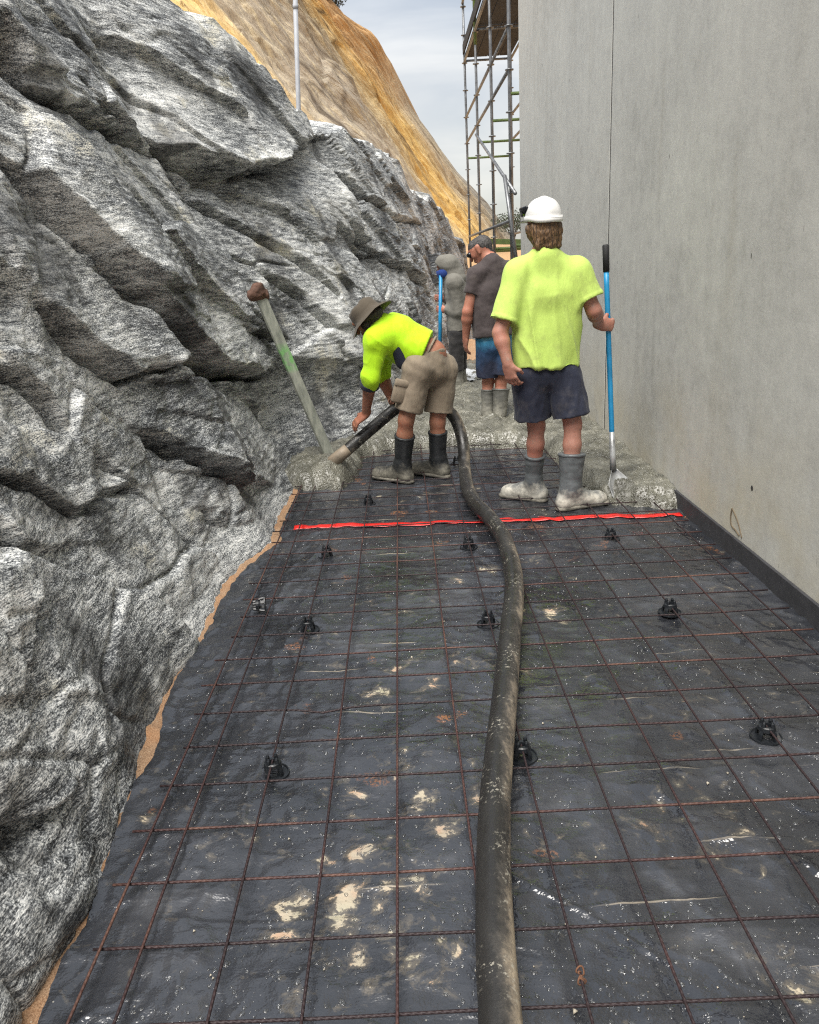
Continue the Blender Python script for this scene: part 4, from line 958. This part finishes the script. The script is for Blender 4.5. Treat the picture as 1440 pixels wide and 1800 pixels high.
# ================================================================== the bending man with the hose
YA = 5.55
def man_bending():
    hc = J(648, 562, 5.52); nk = J(672, 572, 5.52)
    shL, shR = J(662, 598, 5.40), J(694, 572, 5.72)
    elL, wrL = J(652, 662, 5.40), J(643, 728, 5.58)
    elR, wrR = J(668, 655, 5.80), J(694, 712, 5.83)
    pv = J(757, 622, 5.52); hpL, hpR = J(735, 650, 5.43), J(778, 648, 5.58)
    knL, knR = J(714, 738, 5.40), J(769, 742, 5.54)
    anL, anR = np.array(gz(708, 851), float), np.array(gz(772, 842), float)
    anL[2] = .10; anR[2] = .10
    ch = J(695, 590, 5.55)
    root = empty('person', (float(pv[0]), YA, 0), 'person bending over in fluorescent yellow shirt, khaki shorts and brimmed hat, holding the hose', 'person', 'workers')
    fw = nrmz((-.80, .25, -.55)); up = nrmz((-.55, .1, .83))
    hp, HP, (f, u, r_) = head(hc, fw, up, .98)
    ax = nrmz(pv - ch); dn = nrmz(np.cross(ax, nrmz(shR - shL))); dn = dn if dn[2] < 0 else -dn
    body = hp + [C(hc - u * .05 - f * .02, nk, .057, .062), C(nk, ch, .07, .12), C(ch, pv, .132, .112, dn, 1.2), C(shL, shR, .07, .07), C(hpL, hpR, .10, .10), C(pv, (hpL + hpR) / 2, .108, .105)]
    for s_, e_, w_ in ((shL, elL, wrL), (shR, elR, wrR)): body += limb(s_, e_, .056, .043, .052, .4) + limb(e_, w_, .044, .029, .046, .28)
    for h_, k_, a_ in ((hpL, knL, anL), (hpR, knR, anR)): body += limb(h_, k_, .084, .056, .076, .35) + limb(k_, a_, .054, .036, .056, .28)
    body += hand(wrL, vz(-.62, .05, -.45), (-.2, .35, -.8), (.1, .9, .1), .75, .25)
    body += hand(wrR, vz(.02, -.42, .35), (-.3, -.3, -.8), (.7, .1, -.1), 1.0, .1)
    sdf_mesh('body', body, MAT['skinA'], root, .0065, .024)
    waist = pv + (ch - pv) * .22
    hem = pv + (ch - pv) * .14
    sh = [C(ch + dn * .02, hem + dn * -.010, .170, .152, dn, 1.10, capb=True), C(shL, shR, .086, .084), C(nk, ch, .085, .14), C(ch, ch + (shL - ch) * .6, .14, .11), C(shL, shL + (elL - shL) * 1.0, .078, .064), C(elL, elL + (wrL - elL) * .22, .064, .058, capb=True), C(shR, elR, .078, .066), C(elR, elR + (wrR - elR) * .2, .070, .062, capb=True), C(ch + dn * .09, hem + dn * .10 + ax * -.06, .085, .07)]
    def wr(V):
        t = (V - ch) @ ax; q = V @ np.cross(ax, dn)
        return .004 * fbm(V[:, 0] * 6, V[:, 1] * 6, V[:, 2] * 6, 2) + .007 * np.sin(t * 40 + q * 16 + 2.5 * fbm(V[:, 0] * 4, V[:, 1] * 4, V[:, 2] * 4, 2)) * sm(.30, .05, np.abs(t - .08)) * sm(-.06, .08, (V - ch) @ dn) + .004 * (1 - np.abs(fbm(V[:, 0] * 9 + V[:, 2] * 4, V[:, 1] * 9, V[:, 2] * 5, 2))) ** 3
    shirt = sdf_mesh('shirt', sh, MAT['hiviz'], root, .0068, .04, wr)
    cu = elL + (wrL - elL) * .22; cd = nrmz(wrL - elL)
    sdf_mesh('cuff', [C(cu - cd * .026, cu + cd * .010, .072, .071, capa=True, capb=True)], MAT['navy'], shirt, .006, .004)
    pc = J(705, 622, 5.43); sdf_mesh('side_panel', [C(pc + vz(-.02, .0, .05), pc + vz(.02, .03, -.05), .052, .066, (0, 1, 0), 1.15)], MAT['navy'], shirt, .006, .01)
    sdf_mesh('collar', [C(nk + (hc - nk) * .25, nk + (hc - nk) * .42, .074, .068, capa=True, capb=True)], MAT['navy'], shirt, .006, .004)
    F_ = dn
    st = [C(pv + (ch - pv) * .09, (hpL + hpR) / 2, .126, .126, dn, 1.0, capa=True), C(hpL, hpR, .112, .112), C(hpL, hpL + (knL - hpL) * .82, .108, .104, capb=True), C(hpR, hpR + (knR - hpR) * .82, .108, .104, capb=True)]
    shorts = sdf_mesh('shorts', st, MAT['khaki'], root, .0068, .03, lambda V: .008 * fbm(V[:, 0] * 9, V[:, 1] * 9, V[:, 2] * 6, 3) + .004 * np.sin(V[:, 2] * 60 + V[:, 0] * 40) * sm(.75, .95, V[:, 2]))
    pk = J(709, 690, 5.35); d_ = nrmz(knL - hpL)
    bm = bmesh.new(); zz = Vector(-d_); yy_ = Vector((.25, -1, 0)); yy_ = (yy_ - zz * yy_.dot(zz)).normalized(); xx_ = yy_.cross(zz); Rm = Matrix((xx_, yy_, zz)).transposed()
    box_bm(bm, Vector(pk), (.15, .05, .16), Rm, .014); pkt = bm_obj('cargo_pocket', bm, MAT['khaki'], shorts, True)
    bm = bmesh.new(); box_bm(bm, Vector(pk) + zz * .06 + yy_ * .012, (.158, .04, .055), Rm, .010); bm_obj('flap', bm, MAT['khaki'], pkt, True)
    sdf_mesh('waistband', [C(pv + (ch - pv) * .04, pv + (ch - pv) * .10, .130, .128, dn, 1.0, capa=True, capb=True)], MAT['khaki'], shorts, .007, .004)
    make_boot(boot_prims(anL, (-.76, .58), knL, .29, .072, .060, .25, .012), MAT['bootA'], root)
    make_boot(boot_prims(anR, (-.76, .62), knR, .27, .070, .060, .24, .012), MAT['bootA'], root)
    sdf_mesh('hair', [C(HP(-.035, .0, 0), HP(-.035, -.06, 0), .088, .062), C(HP(.02, -.02, -.078), HP(.005, -.09, -.07), .026, .014), C(HP(.02, -.02, .078), HP(.005, -.09, .07), .026, .014)], MAT['hairA'], root, .006, .02, lambda V: .006 * np.abs(fbm(V[:, 0] * 40, V[:, 1] * 40, V[:, 2] * 40, 2)))
    # bucket hat with a drooping brim
    Rm = Matrix([[r_[i], f[i], u[i]] for i in range(3)]).to_4x4(); Hm = Matrix.Translation(Vector(HP(-.012, .030, 0))) @ Rm @ Matrix.Rotation(R(-8), 4, 'X')
    bm = bmesh.new(); lathe_bm(bm, [(0, .098), (.05, .097), (.084, .088), (.095, .072), (.101, .03), (.105, .004), (.12, -.006), (.145, -.018), (.168, -.034), (.170, -.037), (.145, -.023), (.118, -.011), (.101, -.004), (.09, .06), (0, .085)], 48)
    for v in bm.verts:
        v.co.y *= 1.10; a = math.atan2(v.co.y, v.co.x); rr = math.hypot(v.co.x, v.co.y)
        v.co.z += .012 * math.sin(2 * a + .6) * max(0, (rr - .1) / .07) + .004 * math.sin(5 * a) * (rr > .05) + .006 * float(perlin(v.co.x * 18, v.co.y * 18, v.co.z * 18))
    bmesh.ops.transform(bm, matrix=Hm, verts=bm.verts); bm_obj('brimmed_hat', bm, MAT['hat'], root, True)
    for e in (-1, 1): sdf_mesh('eye', [C(HP(.094, .010, .031 * e), HP(.094, .010, .031 * e), .0115)], MAT['eye'], root, .004, .002)
man_bending()

# ================================================================== the man in brown and the one in the grey hoodie, farther along
def man_brown():
    Y = 7.30
    hc = J(846, 440, Y + .06); nk = J(866, 462, Y)
    shL, shR = J(838, 484, Y - .02), J(899, 478, Y + .02)
    elL, wrL = J(822, 548, Y - .05), J(819, 594, Y + .02)
    elR, wrR = J(922, 545, Y + .05), J(915, 585, Y + .25)
    hpL, hpR = J(858, 600, Y), J(889, 600, Y + .02); knL, knR = J(858, 672, Y + .05), J(881, 670, Y)
    anL, anR = J(857, 745, Y + .02), J(879, 747, Y - .03); anL[2] = anR[2] = .11
    ch = (shL + shR) / 2 + vz(0, .02, -.15); pv = (hpL + hpR) / 2 + vz(0, 0, .08); side = nrmz(shR - shL); F_ = vz(0, 1, 0)
    root = empty('person', (float(pv[0]), Y, 0), 'person in dark brown shirt and faded blue board shorts, standing in the wet concrete', 'person', 'workers')
    fw = nrmz((-.75, .35, -.45)); up = nrmz((-.38, .25, .85)); hp, HP, (f, u, r_) = head(hc, fw, up, 1.02)
    body = hp + [C(hc - u * .05 - f * .02, nk, .062, .072), C(nk, ch, .08, .12), C(ch - side * .06, pv - side * .05, .12, .115), C(ch + side * .06, pv + side * .05, .12, .115), C(shL, nk + vz(0, 0, -.05), .06), C(shR, nk + vz(0, 0, -.05), .06), C(hpL, hpR, .10)]
    for s_, e_, w_ in ((shL, elL, wrL), (shR, elR, wrR)): body += limb(s_, e_, .06, .046, .056, .4) + limb(e_, w_, .046, .031, .048, .28)
    for h_, k_, a_ in ((hpL, knL, anL), (hpR, knR, anR)): body += limb(h_, k_, .085, .054, .076, .35) + limb(k_, a_, .052, .036, .054, .28)
    body += hand(wrL, wrL - elL, (.9, .3, 0), (0, 1, 0), .7, .1, 1.05) + hand(wrR, wrR - elR, (-.8, .3, -.2), (-.3, .2, 1), 1.2)
    sdf_mesh('body', body, MAT['skinC'], root, .0075, .024)
    hem = J(872, 590, Y)
    sdf_mesh('shirt', [C(ch - side * .075, hem - side * .07, .146, .150, capb=True), C(ch + side * .075, hem + side * .07, .146, .150, capb=True), C(shL, nk + vz(0, 0, -.03), .088, .092), C(shR, nk + vz(0, 0, -.03), .088, .092), C(nk + vz(0, 0, .0), ch, .088, .16), C(shL, shL + (elL - shL) * .52, .084, .080, capb=True), C(shR, shR + (elR - shR) * .52, .084, .080, capb=True)], MAT['brown'], root, .008, .035, lambda V: .010 * fbm(V[:, 0] * 9, V[:, 1] * 6, V[:, 2] * 7, 3))
    st = [C(pv - side * .045 + vz(0, 0, .02), pv - side * .05 + vz(0, 0, -.1), .13, .13), C(pv + side * .045 + vz(0, 0, .02), pv + side * .05 + vz(0, 0, -.1), .13, .13), C(hpL, hpL + (knL - hpL) * .84, .115, .115, capb=True), C(hpR, hpR + (knR - hpR) * .84, .115, .115, capb=True)]
    sdf_mesh('board_shorts', st, MAT['boardshort'], root, .008, .02, lambda V: .007 * fbm(V[:, 0] * 10, V[:, 1] * 8, V[:, 2] * 5, 3))
    make_boot(boot_prims(anL, (-.2, 1), knL, .26, .066, .054, .24, .025), MAT['bootC'], root); make_boot(boot_prims(anR, (.25, 1), knR, .27, .082, .062, .25, .025), MAT['bootC'], root)
    sdf_mesh('hair', [C(HP(-.032, .034, 0), HP(.028, .045, 0), .086, .076), C(HP(-.045, .0, 0), HP(-.045, -.05, 0), .069, .050)], MAT['hairC'], root, .0065, .012, lambda V: .004 * np.abs(fbm(V[:, 0] * 50, V[:, 1] * 50, V[:, 2] * 50, 2)))
    bm = bmesh.new(); box_bm(bm, Vector(HP(.10, .012, 0)), (.05, .14, .04), Matrix((Vector(f), Vector(r_), Vector(u))).transposed(), .012); bm_obj('sunglasses', bm, MAT['lens'], root, True)
man_brown()
def man_hoodie():
    Y = 9.45
    hc = J(786, 468, Y); nk = J(796, 486, Y); shL, shR = J(799, 497, Y - .17), J(806, 496, Y + .17)
    elL, wrL = J(806, 548, Y - .16), J(783, 544, Y - .08); elR, wrR = J(800, 530, Y + .18), J(781, 524, Y + .02)
    hpL, hpR = J(804, 585, Y - .09), J(806, 585, Y + .09); knL, knR = J(802, 633, Y - .10), J(808, 630, Y + .10)
    anL, anR = J(806, 682, Y - .10), J(812, 678, Y + .10); anL[2] = anR[2] = .11
    ch = (shL + shR) / 2 + vz(0, 0, -.14); pv = (hpL + hpR) / 2 + vz(0, 0, .08)
    root = empty('person', (float(pv[0]), Y, 0), 'person with grey hood up, farthest along the pour, holding a blue pole', 'person', 'workers')
    fw = nrmz((-.93, .1, -.35)); up = nrmz((-.35, 0, .93)); hp, HP, (f, u, r_) = head(hc, fw, up, 1.0); sd_ = vz(0, 1, 0)
    body = hp + [C(hc - u * .05 - f * .02, nk, .06, .068), C(nk, ch, .08, .11), C(ch - sd_ * .06, pv - sd_ * .05, .11, .11), C(ch + sd_ * .06, pv + sd_ * .05, .11, .11), C(shL, shR, .06), C(hpL, hpR, .10)]
    for s_, e_, w_ in ((shL, elL, wrL), (shR, elR, wrR)): body += limb(s_, e_, .056, .045) + limb(e_, w_, .044, .03)
    for h_, k_, a_ in ((hpL, knL, anL), (hpR, knR, anR)): body += limb(h_, k_, .085, .056) + limb(k_, a_, .055, .04)
    body += hand(wrL, (-.8, .3, .05), (.1, .9, 0), (0, 0, 1), 1.6, 0, 1.05) + hand(wrR, (-.8, -.1, .05), (.1, -.9, 0), (0, 0, 1), 1.6, 0, 1.05)
    sdf_mesh('body', body, MAT['skinC'], root, .0085, .024)
    hem = J(806, 580, Y); hd = [C(HP(-.035, .02, 0), HP(.02, .03, 0), .110, .108), C(HP(-.03, -.03, 0), nk + vz(.03, 0, -.04), .105, .13), C(HP(.03, .055, 0), HP(.075, .03, 0), .085, .075), C(HP(-.09, -.02, 0), HP(-.10, -.10, 0), .05, .06), C(HP(.13, -.01, 0), HP(.20, -.03, 0), .085, .09, neg=True)]
    sh = [C(ch - sd_ * .06, hem - sd_ * .06, .13, .135, capb=True), C(ch + sd_ * .06, hem + sd_ * .06, .13, .135, capb=True), C(shL, shR, .095), C(nk, ch, .12, .15), C(shL, elL, .085, .070), C(elL, wrL, .066, .05, capb=True), C(shR, elR, .08, .068), C(elR, wrR, .066, .05, capb=True)]
    wr = lambda V: .006 * fbm(V[:, 0] * 8, V[:, 1] * 8, V[:, 2] * 12, 2)
    hoodie = sdf_mesh('hoodie', sh, MAT['grey'], root, .009, .04, wr); sdf_mesh('hood', hd, MAT['grey'], hoodie, .008, .04, wr)
    st = [C(pv, (hpL + hpR) / 2, .13, .135), C(hpL, knL, .105, .085), C(knL, knL + (anL - knL) * .4, .085, .08, capb=True), C(hpR, knR, .105, .085), C(knR, knR + (anR - knR) * .4, .085, .08, capb=True)]
    sdf_mesh('trousers', st, MAT['black'], root, .009, .03, wr)
    make_boot(boot_prims(anL, (-1, .1), knL, .30, .080, .06, .25, .025), MAT['bootC'], root); make_boot(boot_prims(anR, (-1, -.1), knR, .30, .080, .06, .25, .025), MAT['bootC'], root)
    bm = bmesh.new(); lathe_bm(bm, [(.080, -.05), (.098, -.03), (.098, .03), (.088, .045)], 24)
    for v in bm.verts: v.co.x *= 1.05
    bmesh.ops.transform(bm, matrix=Matrix.Translation(Vector(HP(.052, -.045, 0))) @ Matrix([[r_[i], f[i], u[i]] for i in range(3)]).to_4x4(), verts=bm.verts); bm_obj('blue_neck_scarf', bm, MAT['bluecloth'], root, True)
man_hoodie()
pa, pb = gy(775, 480, 9.40), gy(773, 640, 9.36)
pr = empty('blue_pole', (pb.x, pb.y, 0), 'bright blue pole held upright by the hooded person', 'pole'); tube('shaft', [pa, pb], .022, MAT['blue'], pr, 12); tube('end_cap', [pa + Vector((0, 0, .05)), pa - Vector((0, 0, .02))], .025, MAT['rubber'], pr, 12)

# ------------------------------------------------------------------ concrete hose
hz = lambda x, y: gz(x, y, .105)
path = [gz(886, 1990, .105), hz(880,1800), hz(873,1700), hz(869,1600), hz(868,1500), hz(871,1400), hz(881,1290), hz(890,1200), hz(897,1120), hz(904,1040), hz(899,990), hz(885,945), hz(862,912), hz(836,885), hz(822,858),
        gy(817,822,5.48), gy(815,788,5.60), gy(808,755,5.69), gy(795,729,5.77), gy(770,711,5.81), gy(735,706,5.78), gy(700,716,5.72), gy(660,748,5.68), gy(622,781,5.64), gy(603,797,5.62)]
hr_ = empty('concrete_hose', tuple(path[4]), 'thick black rubber concrete hose with tan smears, snaking up the path', 'hose')
hp_ = catmull([tuple(p) for p in path], 14)
nseg = 20; rads = [.0445 + .0008 * float(perlin(i * .11, 2)) for i in range(len(hp_))]
V, F = tube_data(hp_, rads, nseg); me = bpy.data.meshes.new('hose'); me.from_pydata([tuple(v) for v in V], [], F); me.update(); ho = link('hose_line', me, MAT['hose'], hr_)
at_ = me.attributes.new('around', 'FLOAT_VECTOR', 'POINT'); vals = []
for i, p in enumerate(hp_):
    for k in range(nseg): d = V[i * nseg + k] - Vector(p); vals += [d.x / .045, d.y / .045, d.z / .045]
at_.data.foreach_set('vector', vals)
e0 = Vector(hp_[-1]); e1 = gy(577, 818, 5.59)
tube('outlet', [e0 + (e0 - e1) * .35, e0 + (e1 - e0) * .05, e1], [.0465, .0475, .0485], m_plain('pale_worn_rubber', srgb(128, 116, 100), .6, .4, 30, .25), hr_, 20)
tube('outlet_bore', [e1 + (e0 - e1) * .05, e1 + (e1 - e0) * .004], [.036, .036], m_plain('wet_slurry', srgb(92, 92, 86), .4, .3, 60), hr_, 16)

# ------------------------------------------------------------------ screed plank leaning on the rock
sb = gy(580, 802, 5.98); stp = gy(455, 515, min(rock_hit(455, 515), rock_hit(445, 520), rock_hit(470, 555) + .05) - .07)
sr_ = empty('screed_plank', tuple(sb), 'long pale timber plank leaning against the rock with a brown lump on top', 'plank')
ax = (stp - sb); Ls = ax.length; ax.normalize(); nn = Vector((.62, -.75, .25)); nn = (nn - ax * nn.dot(ax)).normalized(); xx_ = ax.cross(nn); Rm = Matrix((xx_, nn, ax)).transposed()
s = NT('weathered_plank'); p = s.pos()
col = s.ramp(s.noise(s.map(p, (26, 26, 7)), 1.0, 5, .6), [(.3, srgb(112, 116, 108)), (.7, srgb(168, 170, 158))]); gmask = s.ma('MULTIPLY', s.ramp(s.ma('ABSOLUTE', s.ma('SUBTRACT', s.sep(p)[2], .93)), [(.04, 1.), (.12, 0.)]), s.ramp(s.noise(p, 20, 3), [(.4, .2), (.6, .9)]))
col = s.mix(gmask, col, srgb(112, 178, 96)); pm_ = s.done(col, .7, s.bump(s.noise(s.map(p, (60, 60, 10)), 1.0, 4, .6), .3, .004))
bm = bmesh.new(); box_bm(bm, sb.lerp(stp, .5), (.086, .030, Ls), Rm, .004); bm_obj('plank', bm, pm_, sr_)
cl = np.array(stp); s1 = np.array(xx_); sdf_mesh('brown_lump', [C(cl - s1 * .05 + vz(0, 0, .01), cl + s1 * .05 + vz(0, 0, -.03), .045, .04), C(cl + vz(.0, 0, .03), cl + vz(-.03, -.02, .0), .04)], m_plain('brown_earth', srgb(96, 70, 58), .9, .6, 50, .3), sr_, .007, .02, lambda V: .012 * fbm(V[:, 0] * 18, V[:, 1] * 18, V[:, 2] * 18, 3))

# ------------------------------------------------------------------ scaffold beyond the wall
sc = empty('scaffold', (1.9, 13, 0), 'tubular steel scaffold with green fittings beyond the end of the wall', 'scaffold')
XS = (1.61, 2.55); YS = (11.3, 13.3, 15.5, 17.7)
def pole(name, a, b, mat='galv', r=.024): return tube(name, [a, b], r, MAT[mat], sc, 8)
for x in XS:
    for y in YS:
        st_ = pole('standard', (x, y, 0), (x, y, 8.6))
        for z in np.arange(.4, 8.4, .5):
            tube('rosette', [(x, y, z - .006), (x, y, z + .006)], .058, MAT['galv'], st_, 10)
for x in XS:
    for z, m_ in ((2.05, 'galv'), (3.90, 'galv'), (4.38, 'galv'), (5.40, 'galv'), (6.45, 'galv'), (6.95, 'galv')):
        pole('ledger', (x - .01, YS[0], z), (x - .01, YS[-1], z + .01), m_)
for y in YS:
    for z, m_ in ((1.72, 'green'), (3.62, 'green'), (5.44, 'galv')): pole('transom', (XS[0], y, z), (XS[1], y, z), m_, .022)
for a, b in (((1.58, 15.5, 3.75), (1.58, 10.7, 2.35)), ((1.58, 13.3, 5.4), (1.58, 15.5, 7.4)), ((1.58, 13.3, 8.2), (1.58, 15.5, 6.6)), ((2.5, 15.5, .3), (2.5, 13.3, 2.0))): pole('brace', a, b)
pole('brace', gy(887, 308, 11.2), gy(907, 452, 10.9), 'galv', .027)
for a in (1.5, 3.2): 
    for y, z0 in ((15.5, 1.3), (15.5, 2.5)): pass
for bay in range(3):
    for k in range(4):
        y0, y1 = YS[bay] + .02, YS[bay + 1] - .02
        for z in (5.52, 3.45):
            if z < 4 and (k < 3 or bay > 0): continue
            box('deck_board', (XS[0] + .12 + k * .235, (y0 + y1) / 2, z), (.225, y1 - y0, .05), MAT['deckm'], sc)
for bay in range(3): box('toe_board', (XS[0] - .02, (YS[bay] + YS[bay + 1]) / 2, 5.64), (.03, YS[bay + 1] - YS[bay] - .03, .18), MAT['deckm'], sc)
for y, z0, z1 in ((15.5, 1.55, 1.95), (15.5, 1.0, 1.4), (15.5, 5.2, 7.2)): tube('green_sleeve', [(1.61, y, z0), (1.61, y, z1)], .03, MAT['green'], sc, 8)
pb_ = tag(box('timber_plank', gy(895, 425, 14.2), (1.2, .06, .09), MAT['green'], None, Matrix.Rotation(R(4), 3, 'Y')), 'green painted timber across the foot of the scaffold', 'timber')

# ------------------------------------------------------------------ pale pipe standing on the rock, sand heap, shrubs
b_, t_ = gy(526, 228, 13.2), gy(518, -40, 13.2); vp = empty('standing_pipe', tuple(b_), 'pale upright pipe standing behind the rock against the yellow cutting', 'pipe')
tube('pipe', [b_ - Vector((0, 0, .8)), b_, t_], .036, MAT['pvc'], vp, 14); tube('collar', [b_.lerp(t_, .80), b_.lerp(t_, .83)], .042, MAT['pvc'], vp, 14)
hp0 = gz(828, 652, .05); n = 40; Xh, Yh = np.meshgrid(np.linspace(-1, 1, n), np.linspace(-1, 1, n), indexing='ij'); rr = np.hypot(Xh, Yh)
Zh = .36 * np.clip(1 - rr, -.1, None) ** .9 if False else .36 * np.maximum(1 - rr, 0) + .03 * fbm(Xh * 4, Yh * 4, 0, 4) * sm(1, .6, rr) - .02
tag(mesh_np('sand_heap', np.stack([hp0.x + .1 + Xh * .55, hp0.y + .9 + Yh * .6, Zh + .09], -1).reshape(-1, 3), grid_quads(n, n), MAT['sand']), 'small heap of orange sand between the hooded and brown shirted people', 'sand heap')
s = NT('plastic_sheet'); p = s.pos(); MAT['sheet'] = s.done(srgb(196, 200, 204), .25, s.bump(s.noise(p, 9, 5, .7), .9, .03))
Xh, Yh = np.meshgrid(np.linspace(0, 1, 40), np.linspace(0, 1, 40), indexing='ij'); c0 = gz(832, 664, .14)
tag(mesh_np('plastic_sheet', np.stack([c0.x - .25 + Xh * .75, c0.y - .25 + Yh * .9, .14 + .05 * np.abs(fbm(Xh * 4, Yh * 4, 3, 4))], -1).reshape(-1, 3), grid_quads(40, 40), MAT['sheet']), 'crumpled pale plastic sheet lying behind the brown shirted person', 'sheet')
def shrub(c, r_, n_, label, col):
    rs = np.random.RandomState(int(abs(c[0]) * 100) + n_); root = empty('shrub', tuple(c), label, 'shrub', 'shrubs on the skyline')
    s = NT('leaf_' + str(n_)); oi = s.noise(s.pos(), 3, 2); m_ = s.done(s.ramp(oi, [(.35, tuple(x * .5 for x in col)), (.65, col)]), .7)
    P = rs.normal(size=(n_, 3)); P /= np.linalg.norm(P, axis=1)[:, None]; P *= (rs.rand(n_) ** .4)[:, None] * (1 + .35 * perlin(P[:, 0] * 2.5, P[:, 1] * 2.5, P[:, 2] * 2.5))[:, None]
    P = P * np.array(r_) + np.array(c) + np.array([0, 0, r_[2] * .9]); A = rs.normal(size=(n_, 3)); A /= np.linalg.norm(A, axis=1)[:, None]; B = np.cross(A, rs.normal(size=(n_, 3))); B /= np.linalg.norm(B, axis=1)[:, None]
    sz = r_[2] * .10; Vv = np.stack([P - A * sz, P + B * sz * .5, P + A * sz, P - B * sz * .5], 1).reshape(-1, 3)
    mesh_np('crown', Vv, np.arange(n_ * 4).reshape(-1, 4), m_, root, False)
    for k in range(4): tube('stem', [Vector(c) - Vector((0, 0, .6)), Vector(c) + Vector((rs.normal() * r_[0] * .4, rs.normal() * r_[1] * .4, r_[2] * .9))], [.06, .02], m_plain('bark', srgb(70, 58, 48), .9), root, 5)
shrub(np.array(gy(577, 14, 50)) , (1.0, 1.2, .65), 2200, 'dark bush on the crest of the yellow cutting', srgb(66, 72, 58))
shrub(np.array(gy(903, 408, 62)), (1.6, 1.6, .8), 1600, 'small dark bush at the foot of the cutting beside the wall end', srgb(70, 80, 58))
